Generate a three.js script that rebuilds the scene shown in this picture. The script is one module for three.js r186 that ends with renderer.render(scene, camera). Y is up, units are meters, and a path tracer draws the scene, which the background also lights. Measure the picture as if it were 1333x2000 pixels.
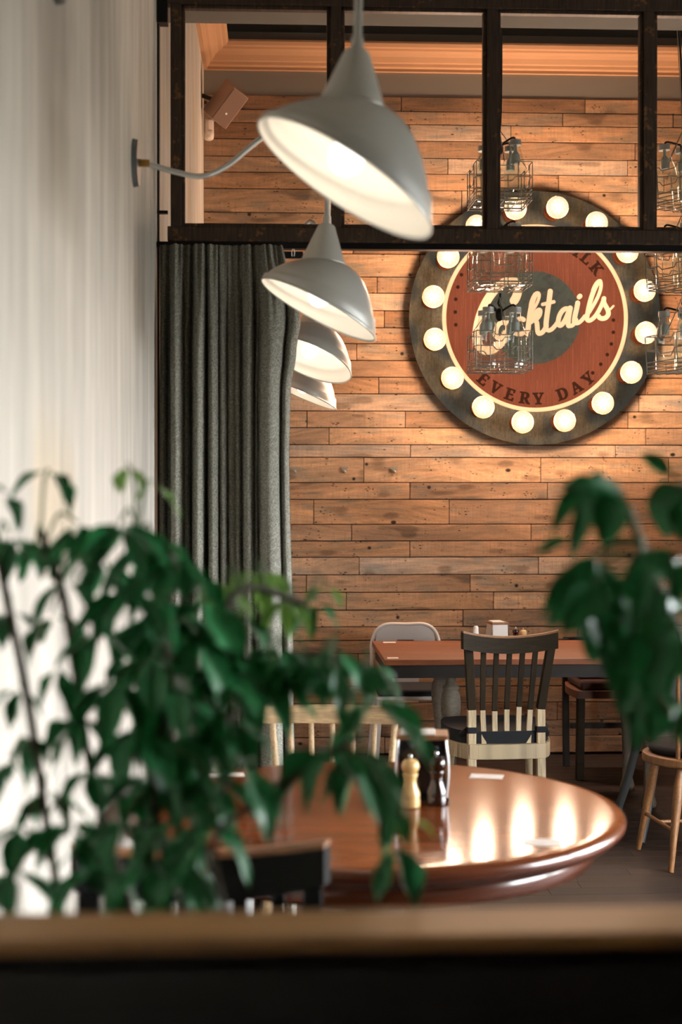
import * as THREE from 'three';
import { RoundedBoxGeometry } from 'three/addons/geometries/RoundedBoxGeometry.js';
import { mergeGeometries } from 'three/addons/utils/BufferGeometryUtils.js';
import { RectAreaLightUniformsLib } from 'three/addons/lights/RectAreaLightUniformsLib.js';

// ------------------------------------------------------------------ camera, light, exposure
RectAreaLightUniformsLib.init();
const scene = new THREE.Scene();
const F = 2778, EYE = new THREE.Vector3(0, 1.5, 0);
const camera = new THREE.PerspectiveCamera(2 * Math.atan(1000 / F) * 180 / Math.PI, 1333 / 2000, 0.1, 60);
camera.position.copy(EYE);
camera.rotation.set(-0.0090, -0.0454, 0, 'YXZ');
camera.focus = 6.4;
camera.userData.fStop = 2.7;
camera.updateMatrixWorld(true);
scene.add(camera);
const renderer = new THREE.WebGLRenderer({ antialias: true });
renderer.toneMapping = THREE.LinearToneMapping;
renderer.toneMappingExposure = 1.08;
renderer.shadowMap.enabled = true;
const LAMP_POWER = 0.06, SIGN_POWER = 1.15, DAY_POWER = 38;
const LAMP_COLOR = new THREE.Color(1.0, 0.86, 0.68), SIGN_COLOR = new THREE.Color(1.0, 0.67, 0.46);

// daylight: an even overcast sky, coming in through two wide windows in the side wall, out of frame
const WALL_R = 3.9;
const WINDOWS = [[1.5, 3.1], [3.3, 4.95]];            // depth ranges
const WIN_Y = [0.45, 2.3];
{
  const w = 64, h = 32, d = new Float32Array(w * h * 4);
  for (let y = 0; y < h; y++) for (let x = 0; x < w; x++) { const sky = y >= h / 2, o = (y * w + x) * 4; d[o] = sky ? 0.95 : 0.10; d[o + 1] = sky ? 0.98 : 0.10; d[o + 2] = sky ? 1.0 : 0.09; d[o + 3] = 1; }
  const t = new THREE.DataTexture(d, w, h, THREE.RGBAFormat, THREE.FloatType); t.mapping = THREE.EquirectangularReflectionMapping; t.needsUpdate = true;
  scene.background = t; scene.backgroundIntensity = DAY_POWER;
}

// ------------------------------------------------------------------ helpers
function rng(seed) { let a = seed >>> 0; return () => { a = (a + 0x6D2B79F5) | 0; let t = Math.imul(a ^ (a >>> 15), 1 | a); t = (t + Math.imul(t ^ (t >>> 7), 61 | t)) ^ t; return ((t ^ (t >>> 14)) >>> 0) / 4294967296; }; }
const V = (x, y, z) => new THREE.Vector3(x, y, z);
// a point of the place: seen at pixel (px, py) of the 1333 x 2000 frame, D metres into the room
function at(px, py, D) {
  const d = V((px - 666.5) / F, -(py - 1000) / F, -1).applyEuler(camera.rotation);
  return d.multiplyScalar(D / -d.z).add(EYE);
}
const taken = {};
function numbered(n) { const k = taken[n] = (taken[n] ?? -1) + 1; return k ? `${n}_${String(k).padStart(3, '0')}` : n; }
function shadows(o) { o.castShadow = true; o.receiveShadow = true; return o; }
function thing(name, label, category, pos = [0, 0, 0], turn = 0, group) {
  const o = new THREE.Group(); o.name = numbered(name); scene.add(o);
  o.position.set(...pos); o.rotation.y = turn; o.userData = { label, category };
  if (group) o.userData.group = group;
  return o;
}
function merge(g) { return Array.isArray(g) ? (g.length === 1 ? g[0] : mergeGeometries(g.map((q) => (q.index ? q.toNonIndexed() : q)))) : g; }
function part(name, g, m, parent, label) {
  const o = shadows(new THREE.Mesh(merge(g), m)); o.name = name; parent.add(o);
  if (label) o.userData.label = label;
  return o;
}
function struct(name, g, m, parent) {
  const o = part(name, g, m, parent || scene);
  if (!parent) { o.name = numbered(name); o.userData.kind = 'structure'; }
  return o;
}
function one(name, g, m, label, category, group) {
  const o = part(numbered(name), g, m, scene); o.userData = { label, category };
  if (group) o.userData.group = group;
  return o;
}
const box = (x0, x1, y0, y1, z0, z1) => new THREE.BoxGeometry(x1 - x0, y1 - y0, z1 - z0).translate((x0 + x1) / 2, (y0 + y1) / 2, (z0 + z1) / 2);
const rbox = (w, h, d, r, x = 0, y = 0, z = 0, seg = 2) => new RoundedBoxGeometry(w, h, d, seg, r).translate(x, y, z);
const cyl = (r0, r1, h, x = 0, y = 0, z = 0, seg = 20) => new THREE.CylinderGeometry(r1, r0, h, seg).translate(x, y + h / 2, z);
const lathe = (p, seg = 32) => new THREE.LatheGeometry(p.map(([r, y]) => new THREE.Vector2(r, y)), seg);
const tube = (pts, r, seg = 24, rad = 8, closed = false, tension = 0.5) => new THREE.TubeGeometry(new THREE.CatmullRomCurve3(pts.map((p) => (p.isVector3 ? p : V(...p))), closed, 'centripetal', tension), seg, r, rad, closed);
function bar(a, b, r0, r1 = r0, seg = 10) {           // tapered round bar between two points
  a = a.isVector3 ? a : V(...a); b = b.isVector3 ? b : V(...b);
  const h = a.distanceTo(b), g = new THREE.CylinderGeometry(r1, r0, h, seg).translate(0, h / 2, 0);
  g.applyQuaternion(new THREE.Quaternion().setFromUnitVectors(V(0, 1, 0), b.clone().sub(a).normalize()));
  return g.translate(a.x, a.y, a.z);
}
function beam(a, b, w, d) {                            // square bar between two points, w across x, d across z
  a = a.isVector3 ? a : V(...a); b = b.isVector3 ? b : V(...b);
  const h = a.distanceTo(b), g = new RoundedBoxGeometry(w, h, d, 1, Math.min(w, d) * 0.14).translate(0, h / 2, 0);
  g.applyQuaternion(new THREE.Quaternion().setFromUnitVectors(V(0, 1, 0), b.clone().sub(a).normalize()));
  return g.translate(a.x, a.y, a.z);
}
function planarUV(g, ax, ay, s = 1, ou = 0, ov = 0) {  // uv in metres from two position axes
  const p = g.attributes.position, uv = new Float32Array(p.count * 2), get = (i, k) => (k === 'x' ? p.getX(i) : k === 'y' ? p.getY(i) : p.getZ(i));
  for (let i = 0; i < p.count; i++) { uv[2 * i] = get(i, ax) * s + ou; uv[2 * i + 1] = get(i, ay) * s + ov; }
  g.setAttribute('uv', new THREE.BufferAttribute(uv, 2)); return g;
}
// sweep a closed 2-D section (x across, y up) along a bent strip: used for crest rails
function bentRail(n, f) {                              // f(t) -> {p: Vector3, out: Vector3 (thickness dir), h, th}
  const pos = [], idx = [];
  for (let i = 0; i <= n; i++) {
    const { p, out, h, th } = f(i / n), up = V(0, 1, 0);
    for (const [a, b] of [[-1, -1], [1, -1], [1, 1], [-1, 1]]) { const q = p.clone().addScaledVector(out, a * th / 2).addScaledVector(up, b * h / 2); pos.push(q.x, q.y, q.z); }
  }
  const quad = (a, b, c, d) => idx.push(a, b, c, a, c, d);
  for (let i = 0; i < n; i++) for (let k = 0; k < 4; k++) { const a = i * 4 + k, b = i * 4 + (k + 1) % 4; quad(a, b, b + 4, a + 4); }
  quad(3, 2, 1, 0); const e = n * 4; quad(e, e + 1, e + 2, e + 3);
  const g = new THREE.BufferGeometry(); g.setAttribute('position', new THREE.Float32BufferAttribute(pos, 3)); g.setIndex(idx);
  const ng = g.toNonIndexed(); ng.computeVertexNormals(); return planarUV(ng, 'x', 'y');
}

// ------------------------------------------------------------------ textures
function noise(seed, px, py) {                         // value noise on a lattice that wraps
  const r = rng(seed), t = new Float32Array(px * py).map(() => r());
  return (x, y) => {
    x = ((x % px) + px) % px; y = ((y % py) + py) % py;
    const i = Math.floor(x), j = Math.floor(y), fx = x - i, fy = y - j, sx = fx * fx * (3 - 2 * fx), sy = fy * fy * (3 - 2 * fy);
    const i1 = (i + 1) % px, j1 = (j + 1) % py;
    return (t[j * px + i] * (1 - sx) + t[j * px + i1] * sx) * (1 - sy) + (t[j1 * px + i] * (1 - sx) + t[j1 * px + i1] * sx) * sy;
  };
}
function tex(w, h, f, srgb = true) {
  const d = new Uint8Array(w * h * 4), c = [0, 0, 0];
  for (let y = 0; y < h; y++) for (let x = 0; x < w; x++) {
    f(x / w, y / h, c); const o = (y * w + x) * 4;
    d[o] = Math.max(0, Math.min(255, c[0])); d[o + 1] = Math.max(0, Math.min(255, c[1])); d[o + 2] = Math.max(0, Math.min(255, c[2])); d[o + 3] = 255;
  }
  const t = new THREE.DataTexture(d, w, h, THREE.RGBAFormat);
  t.wrapS = t.wrapT = THREE.RepeatWrapping; t.magFilter = THREE.LinearFilter; t.minFilter = THREE.LinearMipmapLinearFilter; t.generateMipmaps = true;
  if (srgb) t.colorSpace = THREE.SRGBColorSpace;
  t.needsUpdate = true; return t;
}
const smooth = (a, b, x) => { const t = Math.max(0, Math.min(1, (x - a) / (b - a))); return t * t * (3 - 2 * t); };

// reclaimed pine: 2.4 m x 0.8 m of boards
const pineTex = (() => {
  const R = rng(11), fine = noise(1, 48, 256), mid = noise(2, 12, 60), big = noise(3, 7, 9), saw = noise(4, 512, 6), blot = noise(5, 16, 20), speck = noise(6, 300, 100), swirl = noise(7, 6, 8);
  const spots = [];
  for (let k = 0; k < 260; k++) { const u = R(), v = R(), s = 0.0009 + 0.0014 * R() * R(), n = R() < 0.35 ? 3 : 1; for (let i = 0; i < n; i++) spots.push([u + (R() - 0.5) * 0.016 * (n > 1), v + (R() - 0.5) * 0.05 * (n > 1), s * (1 + R() * 0.8), s * (0.5 + R() * 0.4)]); }
  for (let k = 0; k < 9; k++) spots.push([R(), R(), 0.003 + 0.003 * R(), 0.004 + 0.002 * R()]);
  const W = 1024, H = 512, hole = new Float32Array(W * H);
  for (const [u, v, ru, rv] of spots) {
    const cx = u * W, cy = v * H, rx = ru * W, ry = rv * H * 2.2;
    for (let y = Math.floor(cy - ry * 2); y <= cy + ry * 2; y++) for (let x = Math.floor(cx - rx * 2); x <= cx + rx * 2; x++) {
      const d = Math.hypot((x - cx) / rx, (y - cy) / ry), o = ((y + H) % H) * W + ((x + W) % W);
      hole[o] = Math.max(hole[o], 1 - smooth(0.6, 1.5, d));
    }
  }
  return tex(W, H, (u, v, c) => {
    const wob = swirl(u * 6, v * 8) * 0.10;
    const g = fine(u * 48, (v + wob) * 256), m = mid(u * 12, (v + wob) * 60), b = big(u * 7, v * 9), s = saw(u * 512, v * 6), w = blot(u * 16, v * 20), p = speck(u * 300, v * 100);
    let l = 0.80 + 0.16 * (m - 0.5) + 0.13 * (g - 0.5) + 0.20 * (b - 0.5) + 0.06 * (p - 0.5) + 0.08 * (s - 0.5) * smooth(0.45, 0.7, b);
    const grey = 0.75 * smooth(0.60, 0.86, w) , dirt = smooth(0.72, 0.92, blot(u * 16 + 7.3, v * 20 + 3.1)) * 0.24;
    l *= 1 - dirt;
    const dark = hole[Math.min(H - 1, Math.floor(v * H)) * W + Math.min(W - 1, Math.floor(u * W))];
    l *= 1 - 0.82 * dark;
    c[0] = 255 * l * (0.88 - 0.14 * grey); c[1] = 255 * l * (0.765 - 0.06 * grey - 0.03 * (m - 0.5)); c[2] = 255 * l * (0.66 - 0.0 * grey - 0.05 * (m - 0.5));
  });
})();
const grainTex = (() => {                              // even hardwood grain, light neutral, tinted by each material
  const fine = noise(21, 20, 200), mid = noise(22, 8, 40), big = noise(23, 5, 6), pore = noise(24, 120, 256);
  return tex(512, 512, (u, v, c) => {
    const l = 0.86 + 0.16 * (fine(u * 20, v * 200) - 0.5) + 0.14 * (mid(u * 8, v * 40) - 0.5) + 0.10 * (big(u * 5, v * 6) - 0.5) - 0.10 * smooth(0.8, 1, pore(u * 120, v * 256));
    c[0] = 255 * l; c[1] = 255 * l * 0.985; c[2] = 255 * l * 0.965;
  });
})();
const plasterTex = (() => {                            // limewashed plaster brushed up and down: u along the wall, v up
  const st = noise(31, 300, 14), st2 = noise(32, 90, 7), big = noise(33, 16, 8), fine = noise(34, 512, 64), och = noise(35, 22, 9);
  return tex(2048, 512, (u, v, c) => {
    const s = 0.5 * st(u * 300, v * 14) + 0.5 * st2(u * 90, v * 7), b = big(u * 16, v * 8);
    const l = 0.87 + 0.20 * (s - 0.5) + 0.16 * (b - 0.5) + 0.04 * (fine(u * 512, v * 64) - 0.5), o = smooth(0.76, 0.98, och(u * 22, v * 9)) * 0.45;
    c[0] = 255 * l * (1 - 0.02 * o); c[1] = 255 * l * (0.98 - 0.13 * o); c[2] = 255 * l * (0.945 - 0.30 * o);
  });
})();
const tweedTex = (() => {                              // flecked grey wool
  const a = noise(41, 256, 256), b = noise(42, 128, 128), R = rng(43);
  return tex(512, 512, (u, v, c) => {
    const n = 0.55 * R() + 0.3 * a(u * 256, v * 256) + 0.15 * b(u * 128, v * 128), l = 30 + 215 * smooth(0.22, 0.86, n);
    c[0] = l; c[1] = l * 0.99; c[2] = l * 0.935;
  });
})();
const wornTex = (() => {                               // dark steel paint rubbed through to brown in places
  const a = noise(51, 24, 24), b = noise(52, 90, 90), s = noise(53, 200, 16);
  return tex(512, 512, (u, v, c) => {
    const w = 0.7 * smooth(0.66, 0.84, 0.6 * a(u * 24, v * 24) + 0.4 * b(u * 90, v * 90)), k = 0.8 + 0.4 * s(u * 200, v * 16);
    c[0] = (66 + 80 * w) * k; c[1] = (52 + 48 * w) * k; c[2] = (42 + 18 * w) * k;
  });
})();
const patinaTex = (() => {                             // brushed blue-green and bronze sheet
  const a = noise(61, 7, 7), b = noise(62, 14, 14), s = noise(63, 220, 24), f = noise(64, 100, 100);
  return tex(512, 512, (u, v, c) => {
    const w = smooth(0.32, 0.68, 0.65 * a(u * 7, v * 7) + 0.35 * b(u * 14, v * 14)), l = 0.75 + 0.25 * s(u * 220, v * 24) + 0.2 * (f(u * 100, v * 100) - 0.5);
    c[0] = (34 + 46 * w) * l; c[1] = (50 + 32 * w) * l; c[2] = (60 + 14 * w) * l;
  });
})();
const scaled = (t, su, sv = su, turn = 0) => { const c = t.clone(); c.repeat.set(su, sv); c.rotation = turn; c.needsUpdate = true; return c; };

// ------------------------------------------------------------------ materials
const std = (color, roughness = 0.7, o = {}) => new THREE.MeshStandardMaterial({ color, roughness, ...o });
const phy = (color, roughness, o = {}) => new THREE.MeshPhysicalMaterial({ color, roughness, ...o });
const pines = [0xffffff, 0xf3e6d8, 0xfff0dd, 0xe6d2be, 0xf6dcc0, 0xd9c8b8, 0xffe6cc, 0xcdb49c].map((c) => std(c, 0.72, { map: pineTex, bumpMap: pineTex, bumpScale: 0.0012 }));
const M = {
  plaster: std(0xd4d1cc, 0.9, { map: scaled(plasterTex, 1 / 8, 1 / 4.4), bumpMap: scaled(plasterTex, 1 / 8, 1 / 4.4), bumpScale: 0.002 }),
  greyPlaster: std(0x8b857c, 0.9), backing: std(0x140c08, 1), darkCeiling: std(0x2a1c14, 0.9), cornice: std(0xb98d68, 0.75),
  floor: [0x2a1a10, 0x22140c, 0x301d12, 0x1d110b].map((c) => std(c, 0.6, { map: scaled(grainTex, 0.7, 1.6) })),
  steel: std(0xffffff, 0.5, { map: scaled(wornTex, 1.3), metalness: 0.35 }), track: std(0x0b0b0c, 0.45, { metalness: 0.4 }),
  pane: phy(0xffffff, 0.02, { transmission: 1, thickness: 0, ior: 1.45, specularIntensity: 0.5 }),
  bottleGlass: phy(0xf4f8f6, 0.05, { transmission: 1, thickness: 0, ior: 1.5 }),
  silver: std(0xdadbd6, 0.36, { metalness: 0.5 }), plate: std(0x74787a, 0.5, { metalness: 0.5 }), enamel: std(0xf2eee6, 0.5), brass: std(0xb08a4a, 0.35, { metalness: 0.8 }),
  wool: phy(0xf4f5ee, 0.95, { map: scaled(tweedTex, 2.6), bumpMap: scaled(tweedTex, 2.6), bumpScale: 0.001, side: THREE.DoubleSide }),
  lampBulb: std(0x302c28, 0.4, { emissive: new THREE.Color(1, 0.93, 0.82), emissiveIntensity: 2.5 }),
  signBulb: std(0x2a2018, 0.3, { emissive: new THREE.Color(1.0, 0.80, 0.56), emissiveIntensity: 0.95 }),
  filament: std(0x2a2018, 0.4, { emissive: new THREE.Color(1.0, 0.86, 0.62), emissiveIntensity: 3 }),
  bulbRim: phy(0xf6d9b0, 0.15, { transmission: 0.5, thickness: 0 }), copper: std(0x54301d, 0.4, { metalness: 0.7 }), blackPlastic: std(0x0c0c0c, 0.5),
  patina: std(0xffffff, 0.48, { map: scaled(patinaTex, 1.1), metalness: 0.45 }), signEdge: std(0x1a1612, 0.6),
  wire: std(0x9a968c, 0.45, { metalness: 0.5 }), cap: std(0xb4b6b4, 0.45, { metalness: 0.3 }), socket: std(0xb9bdbb, 0.5, { metalness: 0.15 }), cable: std(0x080808, 0.7),
  clearBulb: phy(0xffffff, 0.03, { transmission: 1, thickness: 0, ior: 1.4 }),
  tableTop: phy(0x8a4a27, 0.12, { map: scaled(grainTex, 0.9, 1.6), specularIntensity: 0.3 }),
  tableEdge: phy(0x6b341a, 0.25, { map: scaled(grainTex, 0.9, 1.6), clearcoat: 0.8, clearcoatRoughness: 0.12 }),
  backTop: std(0x9c5a35, 0.42, { map: scaled(grainTex, 0.8, 2.2) }), darkWood: std(0x20170f, 0.7, { map: scaled(grainTex, 1.5, 1.5) }), greyWood: std(0x7d7466, 0.7, { map: scaled(grainTex, 2, 2) }),
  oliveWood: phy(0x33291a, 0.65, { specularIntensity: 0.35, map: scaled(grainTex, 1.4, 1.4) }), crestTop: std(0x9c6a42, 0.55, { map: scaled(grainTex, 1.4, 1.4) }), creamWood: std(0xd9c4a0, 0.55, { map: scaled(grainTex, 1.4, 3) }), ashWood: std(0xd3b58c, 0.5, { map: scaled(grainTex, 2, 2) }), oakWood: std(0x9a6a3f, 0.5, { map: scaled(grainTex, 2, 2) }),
  seatBrown: std(0x5a3520, 0.6), blackCloth: std(0x12151a, 0.9), brownCloth: std(0x3c2019, 0.9), blackWood: phy(0x080706, 0.7, { specularIntensity: 0.4 }), whiteMetal: std(0xd9d0c8, 0.35, { metalness: 0.15 }), greyMetal: std(0x484b4a, 0.45, { metalness: 0.4 }),
  chrome: std(0xe8e8e8, 0.18, { metalness: 0.9 }), blackGloss: phy(0x0d0d0e, 0.18, { clearcoat: 0.5 }), paper: std(0xf0ece4, 0.8), millLight: phy(0xd8b073, 0.3, { clearcoat: 0.4 }), millDark: phy(0x2a150d, 0.15, { clearcoat: 0.8 }),
  speaker: std(0x9a7c6a, 0.6), sensor: std(0xe8d9cc, 0.45), white: std(0xf2efe8, 0.5), ledge: std(0xa87a44, 0.5, { map: scaled(grainTex, 0.8, 2) }), cabinet: std(0x1b1410, 0.5, { map: scaled(grainTex, 0.8, 0.8) }),
  soil: std(0x1c130d, 1), planter: std(0x2a2a2a, 0.7), terracotta: std(0x8a8a88, 0.8), bark: std(0x3a3524, 0.85), petiole: std(0x3f5a2c, 0.6),
  leafGreen: std(0x247540, 0.36), leafYoung: phy(0x6f9a3f, 0.75, { transmission: 0.35, thickness: 0 }), blade: phy(0x8ca25c, 0.7, { transmission: 0.3, thickness: 0 }),
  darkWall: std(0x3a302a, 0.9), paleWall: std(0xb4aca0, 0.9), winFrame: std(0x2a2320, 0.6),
};
for (const k of ['leafGreen', 'leafYoung', 'blade']) M[k].side = THREE.DoubleSide;

// ------------------------------------------------------------------ room shell
const WL = -0.42, DB = 8.3, CEIL = 4.21, ZF = 1.8;     // left wall, back wall depth, ceiling, wall behind the viewer
{
  struct('floor', [box(WL - 0.2, WALL_R + 0.2, -0.2, -0.008, -DB - 0.1, ZF + 0.15), box(WL, WALL_R, -0.01, 0, -4.6, ZF)].map((g) => planarUV(g, 'x', 'z')), M.floor[1]);
  const floor = scene.children.at(-1), R = rng(5);
  let n = 0;
  for (let d = 4.6; d < DB - 0.02; d += 0.092) {       // floor boards as far as they can be told apart
    let x = WL - R() * 0.6;
    while (x < 2.95) {
      const L = 0.6 + R() * 0.5, x0 = Math.max(WL, x), x1 = Math.min(x + L, WALL_R);
      if (x1 - x0 > 0.05) part(n++ ? `board_${String(n - 1).padStart(3, '0')}` : 'board', planarUV(box(x0 + 0.001, x1 - 0.001, -0.009, 0, -Math.min(d + 0.0905, DB), -d - 0.0015), 'x', 'z', 1, R(), R()), M.floor[Math.floor(R() * 4)], floor);
      x += L;
    }
  }
  part('board', planarUV(box(2.9, WALL_R, -0.009, -0.0005, -DB, -4.6), 'x', 'z'), M.floor[0], floor);

  const wl = box(WL - 0.15, WL, 0, CEIL, -DB - 0.1, ZF + 0.15); planarUV(wl, 'z', 'y'); struct('wall_left', wl, M.plaster);
  struct('ceiling', box(WL - 0.2, WALL_R + 0.2, CEIL, CEIL + 0.15, -DB - 0.1, -5.3), M.darkCeiling);
  struct('ceiling', box(WL - 0.2, WALL_R + 0.2, CEIL, CEIL + 0.15, -5.3, ZF + 0.15), M.paleWall);
  struct('added_shade_wall', box(3.05, WALL_R, 0, CEIL, -5.2, -5.0), M.paleWall);   // unseen wall, added to keep window daylight off the plank wall
  struct('wall_front', box(WL, WALL_R, 0, CEIL, ZF, ZF + 0.15), M.darkWall);
  // side wall with two window openings
  const g = []; let d = -ZF;
  for (const [d0, d1] of WINDOWS) { g.push(box(WALL_R, WALL_R + 0.15, 0, CEIL, -d0, -d)); g.push(box(WALL_R, WALL_R + 0.15, 0, WIN_Y[0], -d1, -d0), box(WALL_R, WALL_R + 0.15, WIN_Y[1], CEIL, -d1, -d0)); d = d1; }
  g.push(box(WALL_R, WALL_R + 0.15, 0, CEIL, -DB - 0.1, -d));
  struct('wall_right', g, M.paleWall);
  WINDOWS.forEach(([d0, d1], i) => {
    const w = new THREE.Group(); w.name = `window_${i + 1}`; w.userData.kind = 'structure'; scene.add(w);
    part('pane', box(WALL_R + 0.08, WALL_R + 0.09, WIN_Y[0], WIN_Y[1], -d1, -d0), M.pane, w);
    const f = [], t = 0.05, m = (d0 + d1) / 2;
    for (const q of [d0 + t / 2, m, d1 - t / 2]) f.push(box(WALL_R + 0.03, WALL_R + 0.08, WIN_Y[0], WIN_Y[1], -q - t / 2, -q + t / 2));
    for (const q of [WIN_Y[0] + t / 2, WIN_Y[1] - t / 2]) f.push(box(WALL_R + 0.03, WALL_R + 0.08, q - t / 2, q + t / 2, -d1, -d0));
    part('window_frame', f, M.winFrame, w);
  });

  // back wall: dark backing, reclaimed boards
  const wb = struct('wall_back', box(WL, WALL_R, 0, CEIL, -DB - 0.12, -DB), M.backing);
  const yOf = (py) => at(700, py, DB - 0.02).y;
  const lines = [187.6, 216, 241.7, 273.5, 307.3, 338, 370.5, 416.3, 439.4, 466, 495.8, 540.8, 572.3, 606.5, 639.8, 671.3, 704, 736.6, 769.2, 803, 835.6, 868.7, 893.4, 942.6, 975.6, 1024.2, 1056.6, 1088.5, 1122.7, 1157.2, 1191.7, 1224.7, 1251, 1277, 1310, 1342, 1374, 1409, 1440];
  const seams = [[784, 1143], [1099], [800, 998], [], [875, 1226], [1091], [902, 1150], [720, 1210], [], [690, 1180], [820], [737], [], [751], [], [697], [], [740], [], [600, 792], [643], [802, 1203], [711, 1057, 1307], [801, 1070], [613, 878], [687, 1038], [801, 1190], [702, 1053], [599, 919], [677, 965], [598, 905, 1210], [760, 1130], [860], [700, 1020], [640, 940], [820], [1090], [745]];
  const tone = [7, 3, 7, 3, 1, 3, 1, 1, 2, 6, 2, 4, 0, 6, 5, 1, 3, 4, 0, 2, 1, 0, 2, 6, 4, 3, 4, 1, 3, 3, 5, 4, 3, 7, 5, 3, 7, 5];
  let k = 0;
  const plank = (x0, x1, y0, y1, m, prouder) => {
    const f = -DB + 0.018 + prouder, w = x1 - x0 - 0.004, h = y1 - y0 - 0.005;
    const b = new RoundedBoxGeometry(w, h, 0.018, 1, 0.0022).translate(0, 0, 0);
    planarUV(b, 'x', 'y', 1, R() * 9, R() * 9);
    const uv = b.attributes.uv; for (let i = 0; i < uv.count; i++) uv.setXY(i, uv.getX(i) / 2.4, uv.getY(i) / 0.8);
    b.translate((x0 + x1) / 2, (y0 + y1) / 2, f - 0.009);
    part(k++ ? `plank_${String(k - 1).padStart(3, '0')}` : 'plank', b, m, wb);
  };
  const rows = lines.slice(0, -1).map((l, i) => [yOf(lines[i + 1]), yOf(l), seams[i] || [], tone[i] ?? 3]);
  let yb = yOf(lines.at(-1));
  while (yb > 0.02) { const h = Math.min(0.098, yb); rows.push([Math.max(0, yb - h), yb, [640 + R() * 200, 1000 + R() * 200], Math.floor(R() * 8)]); yb -= h; }
  for (const [y0, y1, sm, tn] of rows) {
    const xs = [WL]; for (const s of sm) xs.push(at(s, 900, DB - 0.02).x);
    if (xs.length < 3) xs.push(2.05 + R() * 0.35); xs.push(Math.min(WALL_R, xs.at(-1) + 1.1 + R() * 0.3), WALL_R);
    for (let i = 0; i + 1 < xs.length; i++) if (xs[i + 1] - xs[i] > 0.03) plank(xs[i], xs[i + 1], y0, y1, pines[(tn + (i ? Math.floor(R() * 3) - 1 : 0) + 8) % 8], R() * 0.004);
  }
  // grey band, crown moulding on both walls, plaster beam behind the steel window
  const yTop = yOf(187.6);
  struct('trim_1', box(WL, WALL_R, yTop, CEIL, -DB - 0.001, -DB + 0.012), M.greyPlaster);
  const prof = new THREE.Shape(); // x: out of the wall, y: up
  [[0, 0], [0.022, 0], [0.022, 0.016], [0.034, 0.024], [0.040, 0.040], [0.052, 0.044], [0.056, 0.050], [0.070, 0.070], [0.090, 0.084], [0.112, 0.092], [0.118, 0.102], [0.136, 0.106], [0.147, 0.124], [0.147, 0.135], [0, 0.135]].forEach(([x, y], i) => (i ? prof.lineTo(x, y) : prof.moveTo(x, y)));
  const cy = yOf(137) - 0.01;
  const back = new THREE.ExtrudeGeometry(prof, { depth: WALL_R - WL, bevelEnabled: false }); back.rotateY(-Math.PI / 2); back.translate(WALL_R, cy, 0);
  { const p = back.attributes.position; for (let i = 0; i < p.count; i++) { const z = p.getZ(i); p.setZ(i, z - DB + 0.012); } }
  struct('trim_2', back, M.cornice);
  const side = new THREE.ExtrudeGeometry(prof, { depth: DB - 5.5, bevelEnabled: false }).translate(WL, cy, -DB + 0.012);
  struct('trim_3', side, M.cornice);
  struct('trim_4', box(WL, WALL_R, at(700, 50, 5.5).y, CEIL, -5.5, -5.2), M.greyPlaster);
  struct('trim_5', box(WL, WL + 0.008, 0, CEIL, -5.09, -5.05), M.winFrame);  // shade of the wall groove, put in as a dark brown strip
}

// ------------------------------------------------------------------ steel transom window
{
  const D = 5.05, t = thing('steel_transom_window', 'dark worn steel window of clear panes hung above the grey curtain', 'window');
  const X = (px) => at(px, 460, D).x, yb0 = at(700, 476, D).y, yb1 = at(700, 447, D).y, yt0 = at(700, 17, D).y, yt1 = yt0 + 0.07, z0 = -D - 0.02, z1 = -D + 0.02;
  const cols = [345, 656, 960, 1265, 1570].map(X), hw = 0.019;
  const xl = cols[0] - 0.03, xr = cols[4] + 0.03;
  part('bottom_rail', planarUV(rbox(xr - xl, yb1 - yb0, 0.05, 0.003, (xl + xr) / 2, (yb0 + yb1) / 2, -D), 'x', 'y'), M.steel, t);
  part('top_rail', planarUV(rbox(xr - xl, yt1 - yt0, 0.05, 0.003, (xl + xr) / 2, (yt0 + yt1) / 2, -D), 'x', 'y'), M.steel, t);
  for (const x of cols) part('mullion', planarUV(rbox(hw * 2, yt0 - yb1, 0.05, 0.003, x, (yt0 + yb1) / 2, -D), 'x', 'y'), M.steel, t);
  for (let i = 0; i < 4; i++) {
    const a = cols[i] + hw, b = cols[i + 1] - hw, w = 0.0125, f = [];
    f.push(rbox(w, yt0 - yb1, 0.03, 0.002, a + w / 2, (yt0 + yb1) / 2, -D), rbox(w, yt0 - yb1, 0.03, 0.002, b - w / 2, (yt0 + yb1) / 2, -D), rbox(b - a, w, 0.03, 0.002, (a + b) / 2, yb1 + w / 2, -D), rbox(b - a, w, 0.03, 0.002, (a + b) / 2, yt0 - w / 2, -D));
    part('glazing_bead', f.map((g) => planarUV(g, 'x', 'y', 1, i * 0.3)), M.steel, t);
    part('pane', box(a + w, b - w, yb1 + w, yt0 - w, -D - 0.002, -D + 0.002), M.pane, t);
  }
  part('bracket', [box(WL, xl, at(320, 47, D).y, at(320, -6, D).y, -D - 0.03, -D + 0.02), box(WL, xl, at(320, 418, D).y, at(320, 412, D).y, -D - 0.01, -D + 0.01)], M.track, t);
  const r = one('curtain_track', [box(WL, xr, at(700, 488, D).y, at(700, 476.5, D).y, -D - 0.02, -D + 0.018)], M.track, 'black curtain track under the steel window', 'curtain track');
}

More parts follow.
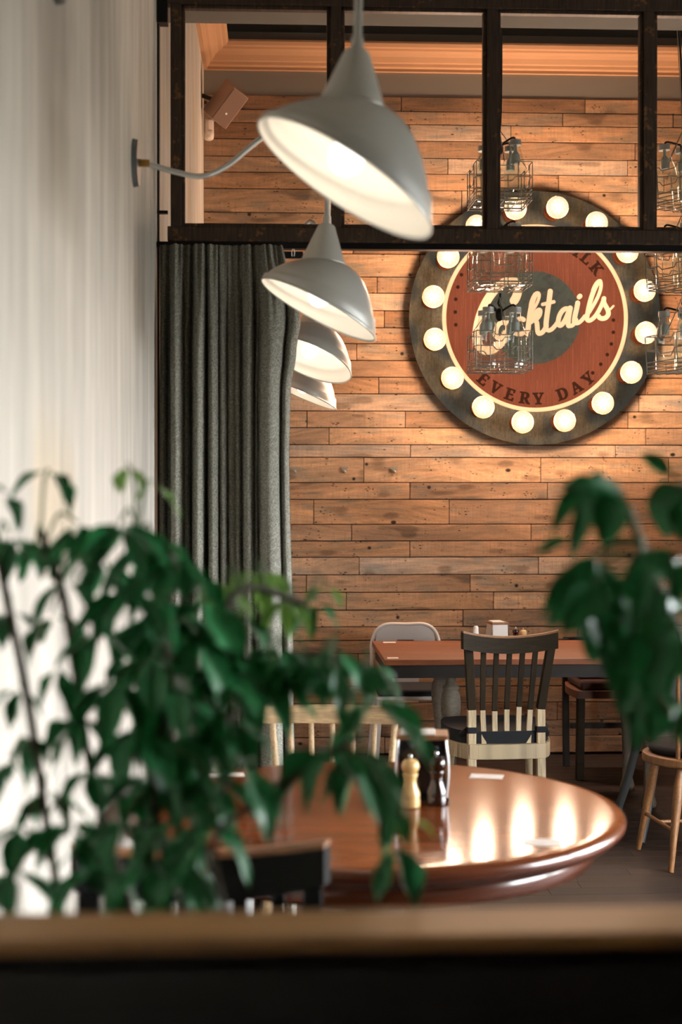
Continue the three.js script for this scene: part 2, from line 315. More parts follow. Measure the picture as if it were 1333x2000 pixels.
// ------------------------------------------------------------------ curtain
{
  const t = thing('curtain', 'long dark grey flecked wool curtain with pencil pleat top hanging in deep folds', 'curtain');
  const ridges = [[312, 326, 0.7], [332, 358, 1], [360, 374, 0.6], [378, 404, 1], [404, 426, 0.9], [429, 444, 0.8], [445, 461, 0.35], [461, 472, 0.5], [474, 494, 0.95], [495, 505, 0.7], [505, 551, 1], [553, 571, 0.8]];
  const rightEdge = [[476, 553], [500, 557], [540, 573], [590, 584], [630, 588], [680, 580], [770, 568], [900, 566], [1240, 573], [1800, 580]];
  const edge = (y) => { for (let i = 0; i + 1 < rightEdge.length; i++) if (y <= rightEdge[i + 1][0]) { const [a, p] = rightEdge[i], [b, q] = rightEdge[i + 1]; return p + (q - p) * smooth(a, b, y); } return 580; };
  const N = 330, K = 80, D0 = 5.0, y0 = at(440, 478, D0).y, pos = [], uv = [], idx = [];
  const floorY = 0.02, R = rng(77), ph = ridges.map(() => R() * 6), wob = noise(78, 16, 16);
  for (let j = 0; j <= K; j++) {
    const v = j / K, y = y0 + (floorY - y0) * v, py = 478 + (1800 - 478) * v, top = 1 - smooth(0.0, 0.16, v);
    for (let i = 0; i <= N; i++) {
      const u = i / N, x0 = 312 + u * 259;
      let z = 0;
      for (let k = 0; k < ridges.length; k++) {
        const [a, b, h] = ridges[k], c = (a + b) / 2 + 2.2 * Math.sin(ph[k] + v * 3) * (1 - top), s = (x0 - c) / ((b - a) / 2 + 0.5);
        if (Math.abs(s) < 1) z = Math.max(z, h * Math.min(1.1, (b - a) / 22) * Math.sqrt(1 - s * s));
      }
      const fine = 0.5 + 0.5 * Math.sin(x0 * 0.42 + 2 * wob(x0 * 0.05, 0.5) * 3);
      const depth = (0.115 * z) * (1 - 0.72 * top) + 0.020 * top * fine + 0.006 * wob(u * 14, v * 9) + (v < 0.012 ? -0.004 : 0);
      const e = edge(py), squeeze = 312 + (x0 - 312) * (1 + (e - 571) / 259 * Math.pow(u, 5) + 0 * top);
      const p = at(squeeze, 900, D0);
      pos.push(p.x, y, p.z + depth - 0.03); uv.push(u * 1.6, y);
    }
  }
  for (let j = 0; j < K; j++) for (let i = 0; i < N; i++) { const a = j * (N + 1) + i, b = a + N + 1; idx.push(a, b, a + 1, b, b + 1, a + 1); }
  const g = new THREE.BufferGeometry(); g.setAttribute('position', new THREE.Float32BufferAttribute(pos, 3)); g.setAttribute('uv', new THREE.Float32BufferAttribute(uv, 2)); g.setIndex(idx); g.computeVertexNormals();
  part('cloth', g, M.wool, t);
  const tape = at(440, 497, D0 + 0.045), l = at(316, 497, D0 + 0.045), r = at(592, 497, D0 + 0.045);
  part('header_tape', box(l.x, r.x, tape.y - 0.012, tape.y + 0.012, tape.z - 0.004, tape.z + 0.004), M.blackCloth, t);
  for (const px of [360, 430, 500, 573]) { const h = at(px, 494, D0 + 0.04); part('hook', tube([[h.x - 0.004, h.y - 0.012, h.z], [h.x - 0.005, h.y + 0.004, h.z], [h.x, h.y + 0.016, h.z], [h.x + 0.005, h.y + 0.004, h.z], [h.x + 0.003, h.y - 0.012, h.z]], 0.0022, 16, 6), M.white, t); }
}

// ------------------------------------------------------------------ wall lamps
{
  const dome = [[0.066, 0.141], [0.072, 0.139], [0.090, 0.134], [0.112, 0.122], [0.132, 0.104], [0.149, 0.082], [0.162, 0.058], [0.168, 0.040], [0.1755, 0.036], [0.178, 0.018], [0.180, 0.0]];
  const inner = dome.map(([r, y]) => [r - 0.003, y - 0.003]); inner.splice(7, 4, [0.160, 0.040], [0.171, 0.037], [0.175, 0.018], [0.1795, 0]);
  const shear = (g, s) => { const p = g.attributes.position; for (let i = 0; i < p.count; i++) { const tt = Math.max(0, Math.min(1, (0.141 - p.getY(i)) / 0.141)); p.setY(i, p.getY(i) - s * p.getX(i) * tt); } g.computeVertexNormals(); return g; };
  // rim centre pixel, depth, slant of the rim, tilt towards the room, what singles it out
  const lamps = [[673, 351, 2.8, 0.50, 0.09, 'silver dome wall lamp with its rod rising above the frame, farthest from the curtain'], [622, 606, 4.3, 0.40, 0.06, 'silver dome wall lamp on bent arm, hanging just before the steel window'], [604, 704, 5.9, 0.30, 0.30, 'silver dome wall lamp showing its round bulb, just behind the curtain edge'], [592, 772, 7.4, 0.32, 0.03, 'silver dome wall lamp half hidden by the curtain, nearest the plank wall']];
  for (const [px, py, D, s, tilt, label] of lamps) {
    const c = at(px, py, D), t = thing('wall_lamp', label, 'lamp', [c.x, c.y, c.z], 0, 'silver wall lamps along the plaster wall');
    const head = new THREE.Group(); head.name = 'lamp_head'; t.add(head); head.rotation.set(-tilt, 0, -0.10);
    const h = head.rotation, apexL = V(0, 0.27, 0).applyEuler(h);
    const put = (name, g, m) => { const o = part(name, g, m, t); o.rotation.copy(h); return o; };
    put('shade', shear(lathe([...dome].reverse(), 56), s), M.silver);
    const liner = lathe([...inner].reverse(), 56); put('shade_liner', [shear(liner, s), new THREE.CircleGeometry(0.066, 24).rotateX(Math.PI / 2).translate(0, 0.135, 0)], M.enamel);
    put('neck_cone', lathe([[0.0, 0.262], [0.022, 0.262], [0.026, 0.258], [0.066, 0.150], [0.070, 0.146], [0.070, 0.140]].reverse(), 40), M.silver);
    put('neck_ring', new THREE.TorusGeometry(0.0705, 0.003, 8, 48).rotateX(Math.PI / 2).translate(0, 0.143, 0), M.silver);
    put('rim', shear(lathe([[0.1775, 0.003], [0.1795, -0.002], [0.182, 0.001], [0.1805, 0.006], [0.1775, 0.003]], 56), s), M.silver);
    put('bulb', [new THREE.SphereGeometry(0.036, 24, 16).translate(0, 0.045, 0), cyl(0.016, 0.018, 0.05, 0, 0.07, 0)], M.lampBulb);
    t.remove(head);
    const L = new THREE.PointLight(LAMP_COLOR, LAMP_POWER, 0, 2); L.position.copy(V(0, 0.045, 0).applyEuler(h)); L.castShadow = true; L.shadow.radius = 1.7; t.add(L);
    // arm: from the wall plate out, dipping, then a bow over and straight down into the cone
    const wx = WL - c.x, ax = apexL.x, ay = apexL.y, az = apexL.z, pz = az + 0.10, py0 = ay + (D < 3 ? 0.113 : 0.15);
    const arm = [[wx + 0.035, py0, pz], [wx + 0.12, py0 - 0.02, pz - 0.02], [wx + 0.2, py0 - 0.03, pz - 0.03], [wx + 0.27, py0 + 0.005, pz - 0.05], [wx + 0.40, py0 + 0.11, az + 0.03], [ax - 0.075, ay + 0.285, az + 0.01], [ax - 0.015, ay + 0.335, az], [ax + 0.004, ay + 0.29, az], [ax + 0.004, ay + 0.2, az], [ax, ay - 0.01, az]];
    part('arm', tube(arm, 0.0085, 90, 10), M.silver, t);
    part('joint', new THREE.CylinderGeometry(0.011, 0.011, 0.035, 14).rotateZ(Math.PI / 2).translate(wx + 0.03, py0, pz), M.brass, t); part('collar', cyl(0.013, 0.012, 0.03, ax, ay - 0.012, az), M.silver, t);
    part('wall_plate', new THREE.CylinderGeometry(0.066, 0.070, 0.016, 36).rotateZ(-Math.PI / 2).translate(wx + 0.008, py0, pz), M.plate, t);
  }
}

// ------------------------------------------------------------------ marquee sign
{
  const D = 8.235, c = at(1046, 621.5, D), S = D / F;      // metres per photo pixel at the sign
  const t = thing('marquee_sign', 'round marquee sign reading Cocktails Every Day with a ring of glowing bulbs', 'sign', [c.x, c.y, c.z]);
  const R0 = 249 * S, R1 = 180 * S;
  // printed wooden face
  const cv = document.createElement('canvas'), W = 1536; cv.width = cv.height = W;
  const g = cv.getContext('2d'), s = W / (2 * 186), r = rng(91);
  g.scale(s, s); g.translate(186, 186);
  g.fillStyle = '#472b23'; g.fillRect(-186, -186, 372, 372);
  for (let k = 0; k < 2600; k++) { const x = (r() - 0.5) * 372, y = (r() - 0.5) * 372, l = 10 + r() * 60; g.fillStyle = r() < 0.5 ? `rgba(55,28,20,${0.05 + r() * 0.10})` : `rgba(140,88,66,${0.04 + r() * 0.09})`; g.fillRect(x, y, 0.4 + r() * 1.0, l); }
  for (let k = 0; k < 40; k++) { g.fillStyle = `rgba(140,100,80,${0.06 + r() * 0.1})`; g.fillRect((r() - 0.5) * 340, (r() - 0.5) * 340, 8 + r() * 34, 0.5); }
    g.fillStyle = '#2a3436'; g.beginPath(); g.arc(-2, -1, 91, 0, 7); g.fill();
  g.save(); g.beginPath(); g.arc(-2, -1, 91, 0, 7); g.clip();
  for (let k = 0; k < 500; k++) { g.fillStyle = r() < 0.6 ? `rgba(18,23,25,${0.05 + r() * 0.1})` : `rgba(58,56,48,${0.03 + r() * 0.08})`; g.beginPath(); g.ellipse((r() - 0.5) * 190, (r() - 0.5) * 190, 2 + r() * 14, 1 + r() * 5, r() * 3, 0, 7); g.fill(); }
  g.restore();
  g.strokeStyle = '#ad9b8d'; g.lineWidth = 8; g.beginPath(); g.arc(0, 0, 180, 0, 7); g.stroke();
  const dark = '#1c0e0a';
  const arcText = (text, mid, step, bottom) => {            // angles in degrees clockwise from the top
    g.fillStyle = dark; g.font = 'bold 31px serif'; g.textAlign = 'center'; g.textBaseline = 'middle';
    text.forEach(([ch, a]) => { g.save(); const q = a * Math.PI / 180; g.rotate(q); g.translate(0, -157); if (bottom) g.rotate(Math.PI); g.fillText(ch, 0, 1); g.lineWidth = 1.6; g.strokeStyle = dark; g.strokeText(ch, 0, 1); g.restore(); });
  };
  arcText([['M', 23], ['I', 32.5], ['L', 40.5], ['K', 50.8]], 0, 0, false);
  arcText([['E', 220.5], ['V', 209.8], ['E', 198.5], ['R', 187.6], ['Y', 177.8], ['D', 160], ['A', 149], ['Y', 138.5]], 0, 0, true);
  g.fillStyle = dark;
  const dots = [[114, 107], [130, 90], [143, 71], [151, 50], [155, 27], [155, 3], [-146, -84], [-153, -60], [-157, -36], [-158, -11], [-157, 14]];
  for (const [x, y] of dots) { g.beginPath(); g.arc(x, y, 3.6, 0, 7); g.fill(); }
  // script lettering, drawn as pen strokes
  g.save(); g.translate(930 - 1046, 480 - 621.5); g.scale(1 / 4.3, 1 / 4.3);
  g.strokeStyle = '#ad9b8d'; g.lineCap = 'round'; g.lineJoin = 'round';
  const pen = (w, d) => { g.lineWidth = w; g.beginPath(); const n = d.trim().split(/\s+/); let i = 0; while (i < n.length) { const k = n[i++], q = () => +n[i++]; if (k === 'M') g.moveTo(q(), q()); else if (k === 'L') g.lineTo(q(), q()); else g.bezierCurveTo(q(), q(), q(), q(), q(), q()); } g.stroke(); };
  pen(74, 'M 318 462 C 350 420 372 330 318 300 C 230 262 70 420 18 640 C -26 820 30 905 120 880 C 180 860 226 800 256 736');
  pen(40, 'M 246 655 C 196 620 150 700 168 762 C 190 806 252 776 272 704 C 282 656 262 640 246 655 M 262 690 C 300 690 320 676 340 660');
  pen(40, 'M 398 622 C 362 592 308 652 320 712 C 332 764 390 752 436 700');
  pen(44, 'M 434 742 C 442 640 462 470 500 412'); pen(26, 'M 462 560 C 520 490 548 410 524 396 C 500 386 470 430 456 500');
  pen(40, 'M 462 640 C 490 560 536 520 540 550 C 542 596 500 620 488 628 C 534 620 500 735 534 738 C 562 736 578 706 594 676');
  pen(44, 'M 626 382 C 616 480 592 600 590 672'); pen(36, 'M 590 660 C 586 722 618 722 652 690 C 668 672 680 656 690 640'); pen(30, 'M 562 492 L 656 470');
  pen(40, 'M 782 532 C 740 508 694 580 694 640 C 694 690 736 684 780 560'); pen(44, 'M 796 522 C 786 580 770 640 784 670'); pen(34, 'M 784 664 C 806 690 838 650 848 620');
  pen(42, 'M 860 478 C 852 540 828 600 832 644'); pen(34, 'M 832 640 C 852 668 890 636 922 590'); pen(40, 'M 872 428 L 880 420');
  pen(40, 'M 938 610 C 950 500 1000 330 1044 296'); pen(30, 'M 930 600 C 1010 480 1080 360 1054 292 C 1040 282 1010 312 990 370'); pen(36, 'M 938 606 C 940 650 996 620 1030 560 C 1060 510 1076 470 1086 438');
  pen(40, 'M 1084 440 C 1070 490 1130 520 1122 572 C 1106 620 1046 616 1040 590'); pen(18, 'M 1112 548 C 1136 536 1150 518 1166 502');
  g.restore();
  const face = new THREE.CanvasTexture(cv); face.colorSpace = THREE.SRGBColorSpace;
  const fm = phy(0xffffff, 0.6, { map: face, specularIntensity: 0.1 });
  const fg = new THREE.CircleGeometry(186 * S, 96); part('face_disc', fg.translate(0, 0, 0.004), fm, t, 'red brown wooden disc printed with cream script and dark lettering');
  const ringShape = new THREE.Shape(); ringShape.absarc(0, 0, R0, 0, Math.PI * 2); const hole = new THREE.Path(); hole.absarc(0, 0, 184 * S, 0, Math.PI * 2, true); ringShape.holes.push(hole);
  part('metal_ring', new THREE.ExtrudeGeometry(ringShape, { depth: 0.008, bevelEnabled: false, curveSegments: 96 }), M.patina, t, 'blue green bronze metal ring');
  part('back_board', cyl(R0 - 0.004, R0 - 0.004, 0.034, 0, 0, 0, 96).rotateX(Math.PI / 2).translate(0, 0, -0.035), M.signEdge, t);
  // bulbs
  const RB = 214 * S * (D - 0.17) / D;
  const petal = [[0.0, 0.172], [0.030, 0.170], [0.052, 0.164], [0.0605, 0.157]];
  const bell = [[0.0605, 0.157], [0.0645, 0.150], [0.0635, 0.141], [0.050, 0.116], [0.034, 0.088], [0.022, 0.072]];
  for (let k = 0; k < 16; k++) {
    const a = (9.2 + 22.5 * k) * Math.PI / 180, b = part('bulb_holder', [cyl(0.054, 0.050, 0.014, 0, 0, 0, 28), cyl(0.040, 0.037, 0.045, 0, 0.010, 0, 24), cyl(0.030, 0.030, 0.016, 0, 0.054, 0, 24)].map((q) => q.rotateX(Math.PI / 2)), M.copper, t);
    b.position.set(Math.sin(a) * RB, Math.cos(a) * RB, 0.008);
    part('bulb_neck', lathe([...bell].reverse(), 32).rotateX(Math.PI / 2), M.bulbRim, b);
    part('bulb_glass', lathe([...petal].reverse(), 32).rotateX(Math.PI / 2), M.signBulb, b);
    const fil = []; for (let q = 0; q < 9; q++) { const w = q / 9 * 6.283; fil.push(new THREE.SphereGeometry(0.0045, 8, 6).translate(Math.cos(w) * 0.036, Math.sin(w) * 0.036, 0.168)); }
    fil.push(new THREE.TorusGeometry(0.016, 0.0035, 6, 20, 4.2).rotateZ(k).translate(0, 0, 0.171));
    part('filament', fil, M.filament, b);
    const L = new THREE.PointLight(SIGN_COLOR, SIGN_POWER, 0, 2); L.position.set(b.position.x, b.position.y, 0.182 + 0.008); L.castShadow = true; L.shadow.radius = 2.2; t.add(L);
  }
}

// ------------------------------------------------------------------ milk bottle pendants
{
  const bottle = [[0.0, 0.003], [0.030, 0.0], [0.040, 0.004], [0.0435, 0.014], [0.0435, 0.118], [0.041, 0.138], [0.034, 0.162], [0.025, 0.192], [0.020, 0.212], [0.019, 0.228]];
  const wires = () => {
    const g = [], w = 0.110, r = 0.0021, H = 0.150;
    const ring = (y, dip) => {
      const p = [];
      for (const [sx, sz, ex, ez] of [[-1, 1, 1, 1], [1, 1, 1, -1], [1, -1, -1, -1], [-1, -1, -1, 1]]) {
        const q = (f, dy) => p.push(V((sx + (ex - sx) * f) * w, y + dy, (sz + (ez - sz) * f) * w));
        q(0.03, 0); if (dip) { q(0.30, 0); q(0.36, -0.016); q(0.64, -0.016); q(0.70, 0); } q(0.97, 0);
      }
      for (let i = 0; i < p.length; i++) g.push(bar(p[i], p[(i + 1) % p.length], r, r, 6));
    };
    ring(H, true); ring(0.092, true); ring(0.046, false); ring(0.030, false); ring(0.014, false); ring(0.003, false);
    for (const sx of [-1, 1]) for (const sz of [-1, 1]) g.push(bar([sx * w, 0, sz * w], [sx * w, H, sz * w], r, r, 6));
    for (const f of [-0.5, 0.5]) { for (const s of [-1, 1]) { g.push(bar([f * w, 0, s * w], [f * w, H, s * w], r, r, 6), bar([s * w, 0, f * w], [s * w, H, f * w], r, r, 6)); } g.push(bar([f * w, 0, -w], [f * w, 0, w], r, r, 6), bar([-w, 0, f * w], [w, 0, f * w], r, r, 6)); }
    g.push(bar([0, 0, -w], [0, 0.046, -w], r, r, 6), bar([0, 0, w], [0, 0.046, w], r, r, 6), bar([0, 0, -w], [0, 0, w], r, r, 6));
    return g;
  };
  const wireG = merge(wires()), bottleG = lathe(bottle, 28), capG = merge([cyl(0.0225, 0.0225, 0.017, 0, 0.222, 0, 24), cyl(0.0215, 0.0225, 0.004, 0, 0.239, 0, 24)]), sockG = merge([cyl(0.006, 0.006, 0.03, 0, 0.195, 0, 12), cyl(0.0165, 0.0165, 0.036, 0, 0.148, 0, 20), cyl(0.0165, 0.008, 0.014, 0, 0.184, 0, 20)]);
  const bulbG = lathe([[0.0, 0.055], [0.008, 0.058], [0.014, 0.072], [0.016, 0.092], [0.014, 0.118], [0.012, 0.148]], 16);
  function tier(pos, turn, tilt, label, group, up) {
    const t = thing('bottle_pendant', label, 'pendant lamp', [pos.x, pos.y, pos.z], 0, group);
    t.rotation.set(0, turn, tilt, 'ZYX');
    part('wire_basket', wireG, M.wire, t);
    for (const x of [-0.054, 0.054]) for (const z of [-0.054, 0.054]) {
      const b = part('bottle', bottleG, M.bottleGlass, t, 'clear glass milk bottle'); b.position.set(x, 0.004, z);
      part('cap', capG, M.cap, b); part('socket', sockG, M.socket, b); part('bulb', bulbG, M.clearBulb, b);
    }
    const hy = 0.300;
    part('hanger', [bar([-0.11, 0.15, 0], [0, hy, 0], 0.0018, 0.0018, 6), bar([0.11, 0.15, 0], [0, hy, 0], 0.0018, 0.0018, 6), bar([0, 0.15, -0.11], [0, hy, 0], 0.0018, 0.0018, 6), bar([0, 0.15, 0.11], [0, hy, 0], 0.0018, 0.0018, 6), new THREE.TorusGeometry(0.012, 0.002, 6, 16).scale(0.5, 0.9, 1).translate(0, hy + 0.008, 0), bar([0, hy, 0], [0, hy + Math.max(up, 0.012), 0], 0.0018, 0.0018, 6)], M.wire, t);
    const c = []; for (const x of [-0.054, 0.054]) for (const z of [-0.054, 0.054]) c.push(tube([[x, 0.244, z], [x * 0.9, 0.258, z * 0.9], [x * 0.45, 0.250, z * 0.45], [0.004 * Math.sign(x), 0.235, 0.003]], 0.004, 14, 6));
    c.push(tube([[0.003, 0.20, 0.004], [-0.006, 0.225, 0.004], [0.008, 0.25, 0.002], [-0.005, 0.27, 0], [0, 0.285, 0.002], [0.004, hy + Math.max(up, 0.01), 0.004]], 0.0045, 30, 6), new THREE.SphereGeometry(0.02, 10, 8).scale(0.8, 1.3, 0.8).translate(0, 0.225, 0));
    part('cable', c, M.cable, t);
  }
  const D = 5.6, names = ['lowest', 'middle', 'topmost'];
  for (const [ch, px, turn, tilt, where] of [[0, 976, 0.02, 0, 'before the script lettering'], [1, 1343, 0.55, 0.06, 'past the sign rim']])
    for (let k = 0; k < 3; k++) {
      const p = at(px, 726 - 162 * k, D);
      tier(p, turn + (ch ? k * 0.05 : 0), tilt, `${names[k]} wire crate of milk bottle lamps, string ${where}`, 'wire crates of bottle lamps', k === 2 ? CEIL - p.y - 0.31 : 0);
    }
}

// ------------------------------------------------------------------ small wall things
{
  const y = at(673, 918, DB).y;
  [[576, 'brass coat hook on the plank wall closest to the curtain'], [673, 'brass coat hook between two others on the plank wall'], [770, 'brass coat hook on the plank wall closest to the sign']].forEach(([px, label]) => {
    const p = at(px, 918, DB - 0.024), t = thing('coat_hook', label, 'coat hook', [p.x, y, -DB + 0.022], 0, 'coat hooks on the plank wall');
    const sh = new THREE.Shape(); [[-0.008, -0.012], [0.008, -0.012], [0.010, 0.0], [0.022, 0.010], [0.022, 0.018], [0.012, 0.020], [0, 0.014], [-0.012, 0.020], [-0.022, 0.018], [-0.022, 0.010], [-0.010, 0]].forEach(([a, b], i) => (i ? sh.lineTo(a, b) : sh.moveTo(a, b)));
    part('plate', new THREE.ExtrudeGeometry(sh, { depth: 0.004, bevelEnabled: false }), M.wire, t);
    part('peg', [tube([[0, -0.004, 0.003], [0, -0.014, 0.02], [0, -0.012, 0.034]], 0.0055, 12, 10), new THREE.SphereGeometry(0.010, 14, 10).translate(0, -0.012, 0.036)], M.wire, t);
  });
  const sp = at(441, 203, 8.05), t = thing('wall_speaker', 'tilted brown box speaker high in the corner of the room', 'speaker', [sp.x, sp.y, sp.z]);
  const b = part('cabinet', rbox(0.115, 0.215, 0.15, 0.006), M.speaker, t); b.rotation.set(0.32, 0.62, -0.50, 'ZYX');
  part('grille', rbox(0.103, 0.203, 0.006, 0.002, 0, 0, 0.076), std(0x7d6152, 0.8), b); part('badge', new THREE.CylinderGeometry(0.006, 0.006, 0.004, 12).rotateX(Math.PI / 2).translate(0.0, -0.035, 0.0805), M.white, b);
  part('bracket', bar([WL - sp.x, 0.06, -0.05], [-0.01, 0.01, -0.04], 0.012, 0.012, 10), M.blackPlastic, t);
  const m = at(411, 253, 8.15), q = thing('motion_sensor', 'small white motion sensor in the corner under the speaker', 'sensor', [WL + 0.036, m.y, m.z], 0.5);
  part('housing', rbox(0.052, 0.125, 0.05, 0.018, 0, 0, 0, 4), M.sensor, q); part('lens', new THREE.SphereGeometry(0.024, 18, 12).scale(0.95, 1.1, 0.7).translate(0, -0.030, 0.018), M.sensor, q);
}

// ------------------------------------------------------------------ pieces for tables
function mill(name, label, m, pos, h, knobM, group) {
  const t = thing(name, label, 'pepper mill', pos, 0, group), s = h / 0.124;
  const prof = [[0, 0], [0.0225, 0], [0.0245, 0.003], [0.0245, 0.018], [0.0225, 0.021], [0.024, 0.025], [0.0235, 0.035], [0.017, 0.050], [0.0145, 0.062], [0.0165, 0.074], [0.0195, 0.080], [0.0165, 0.083]].map(([a, b]) => [a * s, b * s]);
  const headP = [[0.0145, 0.083], [0.020, 0.090], [0.0225, 0.099], [0.020, 0.109], [0.013, 0.116], [0, 0.118]].map(([a, b]) => [a * s, b * s]);
  part('body', lathe(prof, 28), m, t); part('head', lathe(headP, 28), m, t);
  part('knob', [cyl(0.003 * s, 0.003 * s, 0.006 * s, 0, 0.116 * s, 0, 10), new THREE.SphereGeometry(0.0055 * s, 12, 8).translate(0, 0.1235 * s, 0)], knobM, t);
  return t;
}
const cardCanvas = (seed) => {
  const cv = document.createElement('canvas'); cv.width = 256; cv.height = 160; const g = cv.getContext('2d'), r = rng(seed);
  g.fillStyle = '#f3eee6'; g.fillRect(0, 0, 256, 160); g.strokeStyle = 'rgba(190,120,100,0.45)'; g.lineWidth = 3;
  for (let k = 0; k < 9; k++) { g.beginPath(); g.ellipse(60 + r() * 136, 40 + r() * 80, 8 + r() * 30, 6 + r() * 20, r() * 3, 0, 5); g.stroke(); }
  const t = new THREE.CanvasTexture(cv); t.colorSpace = THREE.SRGBColorSpace; return t;
};
const cardMat = std(0xffffff, 0.7, { map: cardCanvas(3) });
function card(label, pos, w, d, turn, group) {
  const g = new THREE.BoxGeometry(w, 0.0012, d); const o = one('paper_card', g, cardMat, label, 'card', group); o.position.set(pos.x, pos.y + 0.0007, pos.z); o.rotation.y = turn; return o;
}
function napkinHolder(label, pos, turn, w, h, faceM) {
  const t = thing('napkin_holder', label, 'napkin holder', pos, turn), d = 0.10;
  part('base', rbox(w * 0.98, 0.012, d, 0.003, 0, 0.006, 0), M.blackGloss, t);
  for (const s of [-1, 1]) part('face_plate', rbox(w * 0.84, h * 0.84, 0.006, 0.002, 0, 0.014 + h * 0.43, s * (d / 2 - 0.006)), faceM, t);
  for (const s of [-1, 1]) part('side_plate', bentRail(12, (q) => ({ p: V(s * (w * 0.43 + 0.010 + 0.007 * Math.sin(q * Math.PI)), 0, 0).setY(0), out: V(1, 0, 0), h: 0.001, th: 0.003 })).scale(0, 0, 0), M.chrome, t).removeFromParent();
  for (const s of [-1, 1]) {
    const pos2 = [], idx = [], n = 12;
    for (let i = 0; i <= n; i++) { const q = i / n, x = s * (w * 0.435 + 0.002 + 0.006 * Math.sin(Math.min(1, q * 1.1) * Math.PI)), y = 0.012 + q * (h - 0.022); for (const z of [-d / 2, d / 2]) pos2.push(x, y, z, x - s * 0.005, y, z); }
    for (let i = 0; i < n; i++) { const a = i * 4; for (const [p, q] of [[0, 2], [2, 3], [3, 1], [1, 0]]) idx.push(a + p, a + q, a + q + 4, a + p, a + q + 4, a + p + 4); }
    const g = new THREE.BufferGeometry(); g.setAttribute('position', new THREE.Float32BufferAttribute(pos2, 3)); g.setIndex(idx); g.computeVertexNormals();
    const mm = M.chrome.clone(); mm.side = THREE.DoubleSide; mm.roughness = 0.3; part('side_plate', planarUV(g, 'x', 'y'), mm, t, 'bright bowed metal side');
  }
  part('top', rbox(w * 0.94, 0.012, d * 1.02, 0.003, 0, h - 0.008, 0), M.crestTop, t);
  part('leaflet', rbox(w * 0.62, 0.004, d * 0.8, 0.001, -w * 0.08, h, 0), M.paper, t);
  return t;
}

// ------------------------------------------------------------------ round table
{
  const c = [0.236, 0, -3.47], r = 0.61, H = 0.75, t = thing('round_table', 'round polished reddish brown wooden table on a pedestal', 'table', c);
  const top = lathe([[0, H], [0.3, H], [0.575, H], [0.590, H - 0.001], [0.600, H - 0.004]], 128); planarUV(top, 'x', 'z');
  part('table_top', top, M.tableTop, t);
  const edge = lathe([[0.600, H - 0.004], [0.606, H - 0.008], [0.610, H - 0.016], [0.608, H - 0.026], [0.600, H - 0.033], [0.594, H - 0.035], [0.590, H - 0.044], [0.575, H - 0.052], [0.560, H - 0.055], [0.3, H - 0.055], [0, H - 0.055]].reverse(), 128); planarUV(edge, 'x', 'y');
  part('moulded_edge', edge, M.tableEdge, t);
  part('apron', lathe([[0.50, H - 0.054], [0.54, H - 0.054], [0.535, H - 0.10], [0.50, H - 0.10], [0.50, H - 0.054]].reverse(), 96), M.tableEdge, t);
  part('column', lathe([[0.0, 0.14], [0.07, 0.14], [0.075, 0.2], [0.05, 0.27], [0.06, 0.36], [0.085, 0.45], [0.06, 0.55], [0.05, 0.6], [0.09, 0.66], [0.16, 0.695], [0, 0.695]], 32), M.darkWood, t);
  for (let k = 0; k < 4; k++) { const a = k * Math.PI / 2 + 0.55; part('foot', tube([[Math.cos(a) * 0.04, 0.2, Math.sin(a) * 0.04], [Math.cos(a) * 0.2, 0.17, Math.sin(a) * 0.2], [Math.cos(a) * 0.34, 0.07, Math.sin(a) * 0.34], [Math.cos(a) * 0.42, 0.028, Math.sin(a) * 0.42]], 0.028, 20, 8), M.darkWood, t); }
  const on = (px, py) => { const q = at(px, py, 1), k = (H - 1.5) / (q.y - 1.5); return V(q.x * k, H, q.z * k); };
  const n = on(829, 1566); napkinHolder('black napkin holder with bright bowed sides on the round table', [n.x, H, n.z - 0.05], -0.10, 0.138, 0.166, M.blackGloss);
  let p = on(802, 1576); mill('pepper_mill', 'pale wooden pepper mill before the napkin holder on round table', M.millLight, [p.x, H, p.z], 0.124, M.chrome);
  p = on(853, 1572); mill('pepper_mill', 'dark glossy pepper mill before the napkin holder on round table', M.millDark, [p.x, H, p.z], 0.127, M.chrome);
  card('white paper card lying beyond the napkin holder on the round table', on(951, 1517), 0.088, 0.055, -0.25);
  card('white paper card near the polished rim of the round table', on(1060, 1646), 0.082, 0.062, -0.2);
  card('white paper card on the round table by the plaster wall', on(443, 1514), 0.095, 0.05, 0.1);
}

